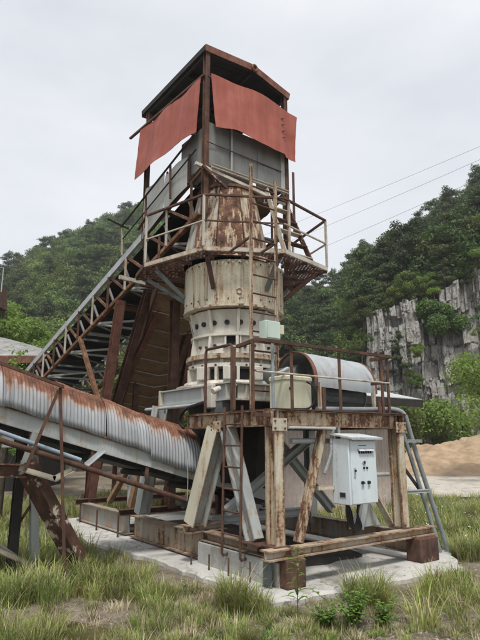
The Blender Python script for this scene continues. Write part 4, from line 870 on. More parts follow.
for v in (VN + .06, VF - .06): one(dc, 'tail_leg', 'rust', lambda m: m.bar((1.2, v, .12), (1.2, v, zb(1.2) - .2), .08, .08))
# supports and loose steelwork below
one(dc, 'support_leg', 'pale', lambda m: m.ibeam((-1.93, 2.93, .0), (-2.1, 2.9, zb(-2.1) - .25), .11, .11, .012, (0, 1, 0))); one(dc, 'support_leg', 'dark', lambda m: m.ibeam((-2.25, 2.93, .0), (-2.25, 2.9, zb(-2.2) - .25), .12, .12, .012, (0, 1, 0)))
one(dc, 'support_leg', 'pale', lambda m: m.ibeam((-4.6, 2.9, .0), (-4.6, 2.9, zb(-4.6) - .25), .12, .12, .012, (0, 1, 0))); one(dc, 'support_leg', 'pale', lambda m: m.ibeam((-4.6, 2.15, .0), (-4.6, 2.15, zb(-4.6) - .25), .12, .12, .012, (0, 1, 0)))
one(dc, 'hanger', 'pale', lambda m: m.bar((-2.30, 2.12, zb(-2.3) - .24), (-2.42, 2.2, 1.40), .10, .012, (0, 1, 0))); one(dc, 'hanger', 'galv', lambda m: m.box((-2.62, 2.2, 1.80), (.14, .02, .16)))
one(dc, 'strut', 'galv', lambda m: m.angle((-1.62, 2.04, 1.46), (-1.36, 2.06, zb(-1.36) - .22), .06, .008)); one(dc, 'strut', 'cream', lambda m: m.angle((-2.4, 2.1, 1.40), (-2.02, 2.1, 1.28), .07, .009)); one(dc, 'strut', 'cream', lambda m: m.angle((-2.02, 2.1, 1.28), (-1.78, 2.1, 1.40), .07, .009))
one(dc, 'diagonal_leg', 'flaked', lambda m: m.chan((-1.50, 2.33, .0), (-2.44, 2.25, 1.50), .15, .30, .02, (.3, -1, .2)))
one(dc, 'support_beam', 'rust_paint', lambda m: m.ibeam((-2.36, 2.2, 1.42), (-5.0, 2.2, 1.56), .16, .17, .016)); one(dc, 'stay_rod', 'galv', lambda m: m.tube([(-2.9, 2.2, .75), (-2.25, 2.75, .30)], .015, 8)); one(dc, 'stay_rod', 'rust', lambda m: m.tube([(-2.25, 2.9, .6), (-1.95, 2.92, 1.1)], .02, 8))
one(dc, 'foot_angle', 'cream', lambda m: m.angle((-2.6, 2.5, .42), (-1.95, 2.85, .06), .07, .01))
o = one(None, 'rusty_pipe', 'rust_chips', lambda m: m.tube([(-4.2, 1.9, 2.27), (-2.79, 1.9, 1.81), (-.10, 1.95, .94)], .036, 12)); tag(centred(o), 'long rusty pipe sloping down below the corrugated covers', 'pipe')
o = one(None, 'blue_pipe', 'bluepipe', lambda m: m.tube([(-4.2, 2.0, 2.39), (-2.77, 2.0, 1.91), (-1.72, 2.0, 1.55)], .028, 12)); tag(centred(o), 'blue-grey pipe running just above the long rusty pipe', 'pipe')
o = one(None, 'hanging_wire', 'galv', lambda m: m.tube(catmull([(-.06, 1.98, zb(-.06) + .02), (-.065, 1.95, 1.25), (-.07, 1.95, .99), (-.09, 1.93, .93)], 5), .006, 6)); tag(centred(o), 'thin wire hanging from the last corrugated cover to the pipe', 'wire')
gl = thing('conveyor_guard_rail', 'thin rusty angle rail with braced end post beside the corrugated covers', 'railing', (-2.1, 1.8, 0))
one(gl, 'top_rail', 'rust', lambda m: m.angle((-4.2, 1.8, 3.12), (-2.09, 1.8, 2.47), .045, .009)); one(gl, 'rail_post', 'rust', lambda m: m.angle((-1.87, 1.8, .0), (-2.11, 1.8, 2.48), .04, .009, (0, 1, 0))); one(gl, 'rail_brace', 'rust', lambda m: m.angle((-2.46, 1.85, 1.43), (-2.13, 1.8, 2.44), .04, .009, (0, 1, 0)))
one(gl, 'rail_post', 'rust', lambda m: m.angle((-4.1, 1.8, .0), (-4.1, 1.8, 3.1), .04, .009, (0, 1, 0)))

# ================================================================== SHEDS, POWER LINES
sh = thing('plant_shed', 'low shed of faded pink corrugated siding with pale roof behind the crusher', 'shed', (6.5, 5.5, 0))
def siding(u0, u1): return lambda m: m.grid(lambda s, t: (u0 + (u1 - u0) * s, 4.62 + .018 * math.sin(2 * math.pi * s * (u1 - u0) / .13), -.1 + 2.85 * t), int((u1 - u0) / .13 * 6), 2, .004)
for i in range(4): one(sh, 'siding_sheet', 'wood_pink', siding(3.9 + i * 1.08, 3.9 + (i + 1) * 1.08 - .01), smooth=60)
one(sh, 'side_wall', 'wood_pink', lambda m: m.box((8.20, 6.4, 1.45), (.06, 3.5, 3.1))); one(sh, 'side_wall', 'wood_pink', lambda m: m.box((3.9, 6.4, 1.45), (.06, 3.5, 3.1))); one(sh, 'back_wall', 'wood_pink', lambda m: m.box((6.05, 8.1, 1.6), (4.3, .06, 3.4)))
for i in range(6):
    a, b = 3.5 + i * .835, 3.5 + (i + 1) * .835 - .01; one(sh, 'roof_sheet', 'shed_roof', lambda m: m.plate([(a, 3.75, 2.92), (b, 3.75, 2.92), (b, 8.3, 4.0), (a, 8.3, 4.0)], .02))
one(sh, 'eave_fascia', 'dark', lambda m: m.box((6.0, 3.76, 2.80), (5.0, .04, .20))); one(sh, 'rake_fascia', 'dark', lambda m: m.bar((8.50, 3.75, 2.79), (8.50, 8.3, 3.87), .03, .2))
# old shed on the left behind the truss
os_ = thing('grey_roof_shed', 'old shed with weathered grey rounded roof and red eave beyond the conveyors', 'shed', W(-10.5, 22))
p = lambda x, y, z: W(x, y, z)
for i in range(8):
    a, b = -15.2 + i * .98, -15.2 + (i + 1) * .98 - .02
    prof_ = [(20.2, 4.95), (20.9, 5.42), (21.8, 5.86), (23, 6.2), (24.2, 5.86), (25.4, 4.95)]
    m = MB(); hip = lambda x, z: 4.95 + (z - 4.95) * min(1, max(0, (-7.2 - x) / 3.2)) ** .6
    m.grid(lambda s, t: (lambda q, x: p(x, q[0], hip(x, q[1])))(lerp(prof_[min(4, int(t * 4.999))], prof_[min(4, int(t * 4.999)) + 1], t * 4.999 - int(t * 4.999)), a + (b - a) * s), 6, 15, .02); m.build('roof_sheet', 'shed_old', os_)
one(os_, 'eave_board', 'rust_red', lambda m: m.bar(p(-15.4, 20.15, 4.80), p(-7.25, 20.15, 4.80), .05, .28)); one(os_, 'front_wall', 'dark', lambda m: m.bar(p(-15, 20.6, 2.3), p(-7.8, 20.6, 2.3), .08, 4.75)); one(os_, 'end_wall', 'dark', lambda m: m.bar(p(-7.85, 20.6, 2.3), p(-7.85, 25, 2.3), .08, 4.75))
# far rusty gantry at the left
gt = thing('rusty_gantry', 'distant rusty hopper on thin legs beyond the grey-roofed shed', 'hopper', W(-13.4, 30))
one(gt, 'hopper_box', 'rust', lambda m: (m.add([W(-16.4, 29, 9.3), W(-13.75, 29, 9.3), W(-13.75, 31, 9.3), W(-16.4, 31, 9.3), W(-16.4, 29, 10.5), W(-13.9, 29, 10.6), W(-13.9, 31, 10.6), W(-16.4, 31, 10.5)], [(3, 2, 1, 0), (4, 5, 6, 7), (0, 1, 5, 4), (1, 2, 6, 5), (2, 3, 7, 6), (3, 0, 4, 7)])))
for x in (-16.2, -13.9):
    for y in (29.1, 30.9): one(gt, 'leg', 'rust', lambda m: m.bar(W(x, y, 0), W(x, y, 9.4), .12, .12, (0, 1, 0)))
one(gt, 'hood', 'dark', lambda m: m.tube([W(-14.5, 30, 10.5), W(-14.5, 30, 11.2)], .3, 14)); one(gt, 'rail', 'galv', lambda m: m.tube([W(-14.3, 29, 11.4), W(-13.3, 29, 11.3), W(-13.3, 29, 9.9)], .03, 6))
pw = 'power lines crossing above the quarry'
for k, (e0, e1, e2) in enumerate(((23.85, 27.8, .0), (22.3, 26.65, .0), (20.3, 25.0, .0))):
    # spans sag between poles far outside the view
    P = []
    a0, a1, d0, d1 = 10.1, 26.0, 62.0, 50.0
    for t in np.linspace(-1.2, 2.6, 40):
        a = a0 + (a1 - a0) * t; dd = d0 + (d1 - d0) * t; q0, q1 = W(d0 * math.sin(R(a0)), d0 * math.cos(R(a0)), 1.8 + d0 * math.tan(R(e0))), W(d1 * math.sin(R(a1)), d1 * math.cos(R(a1)), 1.8 + d1 * math.tan(R(e1)))
        q = q0.lerp(q1, t); q.z += .004 * ((t - .7) ** 2) * 40 - .02; P.append(q)
    o = one(None, 'power_line', 'dark', lambda m: m.tube(P, .013, 6)); tag(centred(o), ['uppermost power line crossing the sky above the cliff', 'middle power line crossing the sky above the cliff', 'lowest power line crossing the sky above the cliff'][k], 'power line', pw)

# ================================================================== VEGETATION
def leaf_arrays(rg, lobes, n, size, up=.35, shell=.55, asp=.55):
    """rhombic leaf sprays spread through ellipsoid lobes [(centre, radii)]"""
    C = np.array([l[0] for l in lobes], float); Rr = np.array([l[1] for l in lobes], float)
    vol = Rr.prod(1) ** .67; k = rg.choice(len(lobes), n, p=vol / vol.sum())
    d = rg.normal(size=(n, 3)); d /= np.linalg.norm(d, axis=1)[:, None]
    r = shell + (1 - shell) * rg.random(n) ** .6; r *= rg.uniform(.85, 1.12, n)
    c = C[k] + d * Rr[k] * r[:, None]
    nm = d * .7 + rg.normal(size=(n, 3)) * .6; nm[:, 2] += up; nm /= np.linalg.norm(nm, axis=1)[:, None]
    t = np.cross(nm, rg.normal(size=(n, 3))); t /= np.linalg.norm(t, axis=1)[:, None]; b = np.cross(nm, t)
    s = size * rg.uniform(.6, 1.35, n)[:, None]
    drop = nm * s * .18
    v = np.stack([c - t * s, c - b * s * asp + drop, c + t * s, c + b * s * asp + drop], 1).reshape(-1, 3)
    f = np.arange(n * 4).reshape(-1, 4); return v, f
def np_mesh(name, v, f, mats, mi=None):
    me = bpy.data.meshes.new(name); nv, nf = len(v), len(f); me.vertices.add(nv); me.vertices.foreach_set('co', np.asarray(v, np.float32).ravel())
    k = f.shape[1]; me.loops.add(nf * k); me.loops.foreach_set('vertex_index', f.astype(np.int32).ravel()); me.polygons.add(nf); me.polygons.foreach_set('loop_start', np.arange(0, nf * k, k, dtype=np.int32))
    for m in mats: me.materials.append(M[m])
    if mi is not None: me.polygons.foreach_set('material_index', mi.astype(np.int32))
    me.update(calc_edges=True); return me
def limb(P, r, n=6):
    m = MB(); m.tube(P, r, n, cap=False); return np.array(m.v), np.array(m.f)
def tree_mesh(rg, kind, h, wd, n, size):
    """trunk with limbs (quads) and leaf sprays; returns (trunk v,f), (leaf v,f)"""
    tv, tf, off = [], [], 0; lobes = []
    def addl(P, r):
        nonlocal off
        v, f = limb(P, r); tv.append(v); tf.append(f + off); off += len(v)
    bend = rg.normal(size=2) * h * .04
    top = np.array([bend[0], bend[1], h * .86]); addl([(0, 0, -.3), (bend[0] * .3, bend[1] * .3, h * .4), tuple(top)], [h * .028, h * .02, h * .006])
    if kind == 'broad':
        m = 14
        for i in range(m):
            a = i * 2.4 + rg.uniform(-.4, .4); q = rg.uniform(.0, 1); z = h * (.30 + .56 * q); rad = wd * .5 * (.35 + .75 * math.sin(math.pi * min(.95, .28 + .62 * q))) * rg.uniform(.6, .95)
            c = np.array([math.cos(a) * rad, math.sin(a) * rad, z]); addl([(bend[0] * q, bend[1] * q, z - h * .14), tuple(c)], [h * .011, h * .003])
            s = wd * rg.uniform(.15, .25); lobes.append((c, (s, s, s * rg.uniform(.6, .85))))
        lobes.append((top, (wd * .22, wd * .22, h * .12)))
    elif kind == 'pine':
        m = 11
        for i in range(m):
            a = i * 2.4 + rg.uniform(-.5, .5); q = i / (m - 1); z = h * (.34 + .58 * q); rad = wd * .5 * (1.05 - .75 * q) * rg.uniform(.5, 1)
            c = np.array([math.cos(a) * rad, math.sin(a) * rad, z]); addl([(bend[0] * q, bend[1] * q, z - h * .05), tuple(c)], [h * .009, h * .003])
            s = wd * (.24 - .09 * q) * rg.uniform(.8, 1.25); lobes.append((c, (s, s, s * .34))); c2 = c * np.array([.45, .45, 1]); lobes.append((c2, (s * .8, s * .8, s * .3)))
        lobes.append((np.array([bend[0], bend[1], h * .95]), (wd * .12, wd * .12, h * .07)))
    elif kind == 'bush':
        for i in range(13):
            a = i * 2.4; q = rg.random(); rad = wd * .42 * math.sqrt(rg.random()); z = h * (.18 + .62 * q * (1 - .5 * rad / (wd * .42)))
            c = np.array([math.cos(a) * rad, math.sin(a) * rad, z]); addl([(0, 0, -.1), tuple(c * np.array([.5, .5, .6])), tuple(c)], [h * .012, h * .008, h * .003])
            s = wd * rg.uniform(.14, .22); lobes.append((c, (s, s, s * rg.uniform(.7, 1.0))))
    lv, lf = leaf_arrays(rg, lobes, n, size, asp=.5 if kind != 'pine' else .3, shell=.35 if kind != 'pine' else .2)
    return (np.concatenate(tv), np.concatenate(tf)), (lv, lf)
def proto(col, name, rg, kind, h, wd, n, size, leaf):
    (a, b), (c, d) = tree_mesh(rg, kind, h, wd, n, size); me = np_mesh(name, np.concatenate([a, c]), np.concatenate([b, d + len(a)]), ['bark', leaf], np.concatenate([np.zeros(len(b)), np.ones(len(d))]))
    o = bpy.data.objects.new(name, me); col.objects.link(o); return o
def scatter(name, pts, sc_, idx, rot, col, tilt=0.0):
    """ONE object of kind stuff: instances of the prototypes in an unlinked collection"""
    me = bpy.data.meshes.new(name); me.from_pydata([tuple(p) for p in pts], [], []); o = bpy.data.objects.new(name, me); COL.objects.link(o); tag(o, kind='stuff')
    for nm, arr, ty in (('sc', sc_, 'FLOAT'), ('rz', rot, 'FLOAT'), ('ix', idx, 'INT')): a = me.attributes.new(nm, ty, 'POINT'); a.data.foreach_set('value', np.asarray(arr, np.int32 if ty == 'INT' else np.float32))
    g = bpy.data.node_groups.new(name, 'GeometryNodeTree'); g.interface.new_socket('Geometry', in_out='INPUT', socket_type='NodeSocketGeometry'); g.interface.new_socket('Geometry', in_out='OUTPUT', socket_type='NodeSocketGeometry')
    gi, go = g.nodes.new('NodeGroupInput'), g.nodes.new('NodeGroupOutput'); ci = g.nodes.new('GeometryNodeCollectionInfo'); ci.inputs['Collection'].default_value = col; ci.inputs['Separate Children'].default_value = True; ci.inputs['Reset Children'].default_value = True
    ip = g.nodes.new('GeometryNodeInstanceOnPoints'); ip.inputs['Pick Instance'].default_value = True
    def na(n, t): x = g.nodes.new('GeometryNodeInputNamedAttribute'); x.data_type = t; x.inputs['Name'].default_value = n; return x.outputs['Attribute']
    cx = g.nodes.new('ShaderNodeCombineXYZ'); g.links.new(na('rz', 'FLOAT'), cx.inputs['Z'])
    g.links.new(gi.outputs[0], ip.inputs['Points']); g.links.new(ci.outputs[0], ip.inputs['Instance']); g.links.new(na('ix', 'INT'), ip.inputs['Instance Index']); g.links.new(cx.outputs[0], ip.inputs['Rotation']); g.links.new(na('sc', 'FLOAT'), ip.inputs['Scale']); g.links.new(ip.outputs[0], go.inputs[0])
    md = o.modifiers.new('scatter', 'NODES'); md.node_group = g; return o
rg = np.random.default_rng(11)
# ---- woods on the hills: far-off masses
wood = bpy.data.collections.new('wood_kinds')
for i in range(4): proto(wood, 'a_broad_%d' % i, rg, 'broad', 6.5, 6.0, 3600, .17, 'leaf')
for i in range(2): proto(wood, 'b_mid_%d' % i, rg, 'broad', 5.5, 5.2, 3400, .16, 'leaf_mid')
for i in range(4): proto(wood, 'c_pine_%d' % i, rg, 'pine', 8.0, 5.2, 4200, .17, 'needle')
proto(wood, 'd_lime_0', rg, 'bush', 3.2, 4.4, 2600, .14, 'leaf_lime')
def plant_hill(name, a0, a1, n, mixp, t0=0, t1=1.05, smin=.7, smax=1.25, pine_top=0.0, extra=()):
    pts, s_, ix = [], [], []
    while len(pts) < n:
        a = rg.uniform(a0, a1); t = rg.uniform(t0, t1) ; r0, r1 = float(lut(FOOT_R, a)), float(lut(RIDGE_R, a)); r = r0 + 1.0 + t * (r1 - r0)
        x, y = polar(a, r); z = float(hill_h(np.array([a]), np.array([r]))[0])
        k = rg.random(); patch = float(fbm(np.array([x * .06]), np.array([y * .06]), 3, 40)[0]); pn = mixp[0] + (patch - .5) * 1.6 + pine_top * t
        if k < pn: ix.append(6 + rg.integers(4))
        elif k < pn + mixp[1]: ix.append(rg.integers(4))
        elif k < pn + mixp[1] + mixp[2]: ix.append(4 + rg.integers(2))
        else: ix.append(10 if t < .3 else rg.integers(4))
        pts.append((x, y, z - .3)); s_.append(rg.uniform(smin, smax))
    for (a, r, z, k, sc1) in extra: x, y = polar(a, r); pts.append((x, y, z)); s_.append(sc1); ix.append(k)
    n = len(pts)
    scatter(name, pts, s_, ix, rg.uniform(0, 6.28, n), wood)
plant_hill('wood_left', -40, 6, 1600, (.20, .42, .33), .0, 1.06, .5, 1.4)
plant_hill('wood_right', 3.5, 42, 900, (.45, .27, .24), .0, 1.08, .42, 1.15, .25, [(a, 49.6 + rg.uniform(-.6, .9), float(lut(FOOT_Z, a)) + rg.uniform(-.6, .6), int(rg.choice([10, 4, 5, 0, 6])), rg.uniform(.22, .5)) for a in rg.uniform(13, 34, 70)] + [(a, 46.4 + rg.uniform(-.6, .4), rg.uniform(2.5, 10), 10 if rg.random() < .5 else 4, rg.uniform(.12, .26)) for a in rg.uniform(13.5, 32, 26)])

# ---- single trees and bushes one can tell apart
def single(name, label, cat, x, y, z, kind, h, wd, n, size, leaf, seed, group=None):
    loc = W(x, y, z); t = thing(name, label, cat, loc, group); r2 = np.random.default_rng(seed); (a, b), (c, d) = tree_mesh(r2, kind, h, wd, n, size)
    for nm, v, f, m in (('trunk', a, b, 'bark'), ('crown', c, d, leaf)): o = bpy.data.objects.new(nm, np_mesh(nm, v, f, [m])); COL.objects.link(o); o.parent = t
    return t
single('leafy_bush', 'broad green bush behind the sand pile at the foot of the cliff', 'bush', 13.4, 43.2, 0, 'bush', 7.8, 8.4, 17000, 0.130, 'leaf_mid', 1)
single('leafy_bush', 'dark green bush between the pink shed and the sand pile', 'bush', 9.3, 38.5, 0, 'bush', 6.6, 7.0, 14000, 0.125, 'leaf_mid', 2)
single('young_tree', 'bright lime-green young tree growing in the meadow before the sand pile', 'tree', 12.2, 25.5, 0, 'broad', 6.5, 5.2, 7500, 0.085, 'leaf_lime', 3)
single('pine_tree', 'slender young pine standing against the cliff face', 'tree', 13.3, 45.0, 5.4, 'pine', 5.4, 2.6, 4800, 0.100, 'needle', 5)
single('cliff_shrub', 'round green shrub hanging in the notch at the cliff top', 'bush', 17.0, 45.2, 10.4, 'bush', 4.6, 4.5, 17000, 0.11, 'leaf', 6)
single('pine_tree', 'dark spreading pine on the cliff edge above the pale rock', 'tree', 21.8, 48.5, 13.5, 'pine', 8.5, 7.5, 11520, 0.120, 'needle', 7)
single('pine_tree', 'small dark pine clinging to the pale rock at the cliff corner', 'tree', 20.8, 43.6, 10.6, 'pine', 3.2, 3.0, 4480, 0.100, 'needle', 8)
single('yellow_green_tree', 'yellow-green tree beside the grey-roofed shed and rusty gantry', 'tree', -14.2, 33.0, 0, 'broad', 10.6, 5.2, 12160, 0.120, 'leaf_lime', 9)
single('yellow_green_tree', 'pale green tree rising behind the grey roof', 'tree', -12.1, 37, 0, 'broad', 9.6, 5.4, 10880, 0.125, 'leaf_mid', 10)
single('yellow_green_tree', 'fresh green tree showing just above the truss conveyor', 'tree', -9.7, 34, 0, 'broad', 8.3, 4.6, 10880, 0.120, 'leaf_lime', 11)
single('yellow_green_tree', 'fresh green tree behind the trestle of the truss conveyor', 'tree', -5.3, 30, 0, 'broad', 7.0, 5.0, 10240, 0.110, 'leaf_mid', 12)
single('leafy_bush', 'green bush showing between the crusher and the rusty trestle', 'bush', -1.9, 24, 0, 'bush', 6.4, 5.0, 11520, 0.090, 'leaf_mid', 13)
single('small_sapling', 'small sapling poking up above the first corrugated cover', 'sapling', -5.35, 12.5, 0, 'broad', 4.15, 1.1, 832, 0.045, 'weed', 14)

# ---- grass
gk = bpy.data.collections.new('grass_kinds')
def tuft(name, nb, hgt, spread, mat, dry=.12, wd=.006):
    V, F, MI = [], [], []
    for i in range(nb):
        a = rg.uniform(0, 6.283); r = spread * rg.random() ** .7; bx, by = math.cos(a) * r, math.sin(a) * r; h = hgt * rg.uniform(.45, 1.1); lean = rg.uniform(.1, .75) * h; la = a + rg.normal() * .9
        sx, sy = -math.sin(la), math.cos(la); w0 = wd * rg.uniform(.6, 1.4); n0 = len(V); droop = rg.uniform(0, .45)
        for k in range(5):
            t = k / 4; o = lean * t ** 1.8; z = h * (t - droop * t ** 3); ww = w0 * (1 - t ** 2) + .0006
            V += [(bx + math.cos(la) * o - sx * ww, by + math.sin(la) * o - sy * ww, z), (bx + math.cos(la) * o + sx * ww, by + math.sin(la) * o + sy * ww, z)]
        for k in range(4): F.append((n0 + 2 * k, n0 + 2 * k + 1, n0 + 2 * k + 3, n0 + 2 * k + 2)); MI.append(1 if i < nb * dry else 0)
    me = np_mesh(name, np.array(V), np.array(F), [mat, 'straw'], np.array(MI)); o = bpy.data.objects.new(name, me); gk.objects.link(o)
for i in range(3): tuft('a_tall_%d' % i, 64, .45, .14, 'grass', .16, .0055)
for i in range(3): tuft('b_low_%d' % i, 60, .20, .13, 'grass', .25, .005)
for i in range(2): tuft('c_dry_%d' % i, 55, .22, .15, 'straw', 1, .004)
for i in range(2): tuft('d_herb_%d' % i, 40, .15, .12, 'weed', .05, .013)
GP, GS, GI = [], [], []
def put(x, y, s, k):
    if in_slab(x, y) or any(in_slab(x + a, y + b) for a, b in ((.13, 0), (-.13, 0), (0, .13), (0, -.13))) and rg.random() < .75: return
    GP.append((x, y, gz(x, y) - .01)); GS.append(s); GI.append(k)
def pix(px, py):                                                # ground point seen along a bearing of the photograph
    d = Vector((px - 240, 0, 0)); v = FWD * (540 * math.cos(R(PITCH))) - FWD * ((320 - py) * math.sin(R(PITCH))) + RGT * (px - 240); zz = 540 * math.sin(R(PITCH)) + (320 - py) * math.cos(R(PITCH))
    t = -1.8 / zz; return CAM.x + v.x * t, CAM.y + v.y * t
def patch(x, y, rx, ry, n, s0, s1, kinds):
    for _ in range(n):
        a, r = rg.uniform(0, 6.283), math.sqrt(rg.random()); put(x + rx * r * math.cos(a), y + ry * r * math.sin(a), rg.uniform(s0, s1), kinds[rg.integers(len(kinds))])
TALL, LOW, DRY, HERB = [0, 1, 2], [3, 4, 5], [6, 7], [8, 9]
for (px, py, rr, n, s0, s1, kk) in [(243, 615, .22, 14, .6, 1.1, TALL), (275, 622, .2, 8, .3, .6, LOW + DRY), (262, 618, .15, 6, .3, .7, TALL + LOW), (200, 618, .3, 14, .3, .6, TALL + LOW), (366, 606, .28, 22, .5, 1.0, TALL), (300, 632, .4, 14, .3, .6, LOW + HERB), (330, 630, .3, 6, .4, .7, LOW + HERB), (428, 604, .2, 9, .5, .8, TALL + DRY), (450, 592, .2, 7, .5, .8, TALL),
        (165, 604, .35, 22, .3, .7, TALL), (135, 582, .3, 12, .3, .6, TALL), (118, 595, .45, 28, .4, .85, TALL), (70, 590, .45, 28, .5, .95, TALL + LOW), (28, 600, .4, 24, .6, 1.0, TALL), (8, 570, .5, 20, .6, 1.0, TALL), (100, 570, .4, 14, .4, .75, TALL + LOW), (15, 640, .35, 20, .5, .9, TALL), (140, 640, .4, 14, .4, .8, TALL + LOW), (235, 640, .3, 8, .4, .7, TALL + LOW), (190, 640, .4, 14, .4, .7, LOW + HERB),
        (60, 545, .7, 40, .5, .9, TALL + LOW), (280, 640, .5, 16, .4, .7, HERB + LOW), (320, 640, .4, 16, .4, .7, HERB + LOW), (470, 600, .5, 24, .5, .9, TALL + DRY), (470, 560, .5, 40, .6, 1.0, TALL), (460, 540, .6, 60, .6, 1.1, TALL + LOW), (475, 520, .8, 70, .6, 1.1, TALL), (440, 520, .6, 40, .6, 1.0, TALL + HERB)]:
    x, y = pix(px, py); patch(x, y, rr, rr, n, s0, s1, kk)
x, y = pix(130, 620); patch(x, y, 1.6, .9, 130, .35, .8, DRY + DRY + LOW)
x, y = pix(420, 630); patch(x, y, 1.6, .7, 70, .3, .7, DRY + LOW)
x, y = pix(330, 610); patch(x, y, 1.2, .5, 40, .3, .6, DRY)
for _ in range(2600):                                           # meadow round the yard
    a, r = rg.uniform(-34, 34), rg.uniform(6, 19.0); x, y = polar(a, r); X = r * math.sin(R(a))
    bare = float(fbm(np.array([x * .7]), np.array([y * .7]), 3, 77)[0])
    if r < 8.6 and (bare > .50 or rg.random() < .35): continue
    if -.9 < x < 3.4 and -1.6 < y < 2.5: continue
    put(x, y, rg.uniform(.5, 1.05), (TALL + LOW + (DRY if r < 9 else TALL))[rg.integers(8 if r < 9 else 9)])
for _ in range(1500):                                           # thin low growth and dead grass between the clumps
    a, r = rg.uniform(-30, 30), rg.uniform(5.2, 9.5); x, y = polar(a, r)
    if float(fbm(np.array([x * .8]), np.array([y * .8]), 3, 53)[0]) < .44: continue
    put(x, y, rg.uniform(.2, .55), (DRY + DRY + LOW + HERB)[rg.integers(9)])
for _ in range(900):                                            # taller strip right of the slab and behind
    x, y = rg.uniform(3.5, 12), rg.uniform(-1.2, 6.5)
    if y > 4.2 and x > 3.6 and x < 8.4: continue
    put(x, y, rg.uniform(.5, 1.0), (TALL + LOW)[rg.integers(6)])
scatter('grass', GP, GS, GI, rg.uniform(0, 6.28, len(GP)), gk)
# dead stalks and litter lying on the dirt
def litter():
    V, F = [], []
    for _ in range(7000):
        a, r = rg.uniform(-30, 30), rg.uniform(5.0, 9.5); x, y = polar(a, r)
        if in_slab(x, y): continue
        l, w_, t = rg.uniform(.03, .16), rg.uniform(.001, .003), rg.uniform(0, 6.28); c, s = math.cos(t), math.sin(t); z0, z1 = gz(x, y) + .006, gz(x + c * l, y + s * l) + .006 + rg.uniform(0, .03); n0 = len(V)
        V += [(x - s * w_, y + c * w_, z0), (x + s * w_, y - c * w_, z0), (x + c * l + s * w_, y + s * l - c * w_, z1), (x + c * l - s * w_, y + s * l + c * w_, z1)]; F.append((n0, n0 + 1, n0 + 2, n0 + 3))
    o = bpy.data.objects.new('dead_grass_litter', np_mesh('dead_grass_litter', np.array(V), np.array(F), ['straw'])); COL.objects.link(o); tag(o, kind='stuff')
litter()
# white meadow flowers right of the plant: too many and small to tell apart
def flowers():
    V, F, MI = [], [], []
    for _ in range(130):
        x, y = rg.uniform(3.4, 8.5), rg.uniform(-.6, 4.2)
        if in_slab(x, y): continue
        z = gz(x, y); h = rg.uniform(.28, .5); n0 = len(V); w_ = .003
        V += [(x - w_, y, z), (x + w_, y, z), (x + w_, y, z + h), (x - w_, y, z + h)]; F.append((n0, n0 + 1, n0 + 2, n0 + 3)); MI.append(0)
        r = rg.uniform(.015, .028); tx, ty = rg.normal(size=2) * .4
        for k in range(6):
            a = k * 1.047; n0 = len(V); c, s = math.cos(a), math.sin(a); c2, s2 = math.cos(a + .5), math.sin(a + .5); c3, s3 = math.cos(a - .5), math.sin(a - .5)
            V += [(x, y, z + h), (x + c3 * r * .7, y + s3 * r * .7, z + h + .01 + r * tx * c), (x + c * r, y + s * r, z + h + .008 + r * tx * c + r * ty * s), (x + c2 * r * .7, y + s2 * r * .7, z + h + .01 + r * ty * s)]; F.append((n0, n0 + 1, n0 + 2, n0 + 3)); MI.append(1)
    o = bpy.data.objects.new('meadow_flowers', np_mesh('meadow_flowers', np.array(V), np.array(F), ['grass', 'flower'], np.array(MI))); COL.objects.link(o); tag(o, kind='stuff')
flowers()
# pebbles and concrete crumbs
pk = bpy.data.collections.new('pebble_kinds')
for i in range(4):
    bm = bmesh.new(); bmesh.ops.create_icosphere(bm, subdivisions=1, radius=.5)
    for v in bm.verts: v.co *= rg.uniform(.7, 1.2); v.co.z *= .6
    me = bpy.data.meshes.new('pebble_%d' % i); bm.to_mesh(me); bm.free(); me.materials.append(M['pebble']); o = bpy.data.objects.new('pebble_%d' % i, me); pk.objects.link(o)
pp, ps = [], []
for _ in range(5200):
    a, r = rg.uniform(-32, 32), 5.2 + 6 * rg.random() ** 1.6; x, y = polar(a, r)
    if in_slab(x, y) or (rg.random() > .25 and float(fbm(np.array([x * .9]), np.array([y * .9]), 3, 31)[0]) < .5): continue
    pp.append((x, y, gz(x, y))); ps.append(.008 + .05 * rg.random() ** 5)
for _ in range(900):                                            # grit washed on to the slab
    x, y = rg.uniform(-.6, 3.5), rg.uniform(-.75, 4.2)
    if in_slab(x, y) and (x < .3 or y < .5 or x > 2.6): pp.append((x, y, .126)); ps.append(.006 + .03 * rg.random() ** 5)
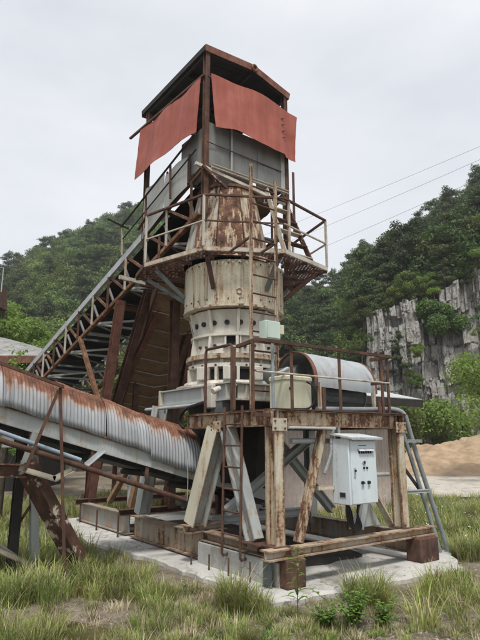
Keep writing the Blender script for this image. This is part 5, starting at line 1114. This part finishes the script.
scatter('pebbles', pp, ps, rg.integers(0, 4, len(pp)), rg.uniform(0, 6.28, len(pp)), pk)
# ---- weeds one can pick out
def weed(label, px, py, h, nleaf, ll, lw, stems=1, spread=.0, name='weed_plant'):
    x, y = pix(px, py); z = gz(x, y); t = thing(name, label, 'weed', (x, y, z)); r2 = np.random.default_rng(int(px))
    for s_ in range(stems):
        dx, dy = (r2.normal(size=2) * spread) if stems > 1 else (.02, .01); hh_ = h * (r2.uniform(.7, 1.1) if stems > 1 else 1)
        pts = [(0, 0, -.02), (dx * .35, dy * .35, hh_ * .5), (dx, dy, hh_)]; m = MB(); m.tube([(p[0] + x, p[1] + y, p[2] + z) for p in pts], [.006, .005, .002], 6); m.build('stem', 'weed', t)
        for i in range(nleaf):
            q = .25 + .75 * i / nleaf; a = i * 2.4 + s_; l = ll * (1.0 - .45 * q) * r2.uniform(.8, 1.2); bx, by, bz = dx * q ** 1.5, dy * q ** 1.5, hh_ * q; ca, sa = math.cos(a), math.sin(a); m = MB(); P = []
            for k in range(5):
                tt = k / 4; ww = lw * l / ll * math.sin(math.pi * min(.97, .12 + .86 * tt)); o_ = l * tt; zz = l * (.55 * tt - .5 * tt * tt)
                P += [(x + bx + ca * o_ - sa * ww, y + by + sa * o_ + ca * ww, z + bz + zz + .15 * ww), (x + bx + ca * o_, y + by + sa * o_, z + bz + zz), (x + bx + ca * o_ + sa * ww, y + by + sa * o_ - ca * ww, z + bz + zz + .15 * ww)]
            m.add(P, [(3 * k + j, 3 * k + j + 1, 3 * k + j + 4, 3 * k + j + 3) for k in range(4) for j in range(2)]); m.build('leaf', 'weed', t, smooth=80)
weed('tall single-stemmed weed with lance-shaped leaves before the foot block of the corner post', 298, 626, .68, 30, .19, .02)
weed('bushy bright green weed with small leaves growing at the slab front', 354, 630, .34, 14, .085, .022, 20, .16)
weed('low leafy green weed beside the tall single-stemmed one', 326, 630, .24, 12, .08, .022, 12, .12)
weed('spreading green weed beside the bushy one before the slab', 384, 628, .26, 12, .075, .02, 12, .13)
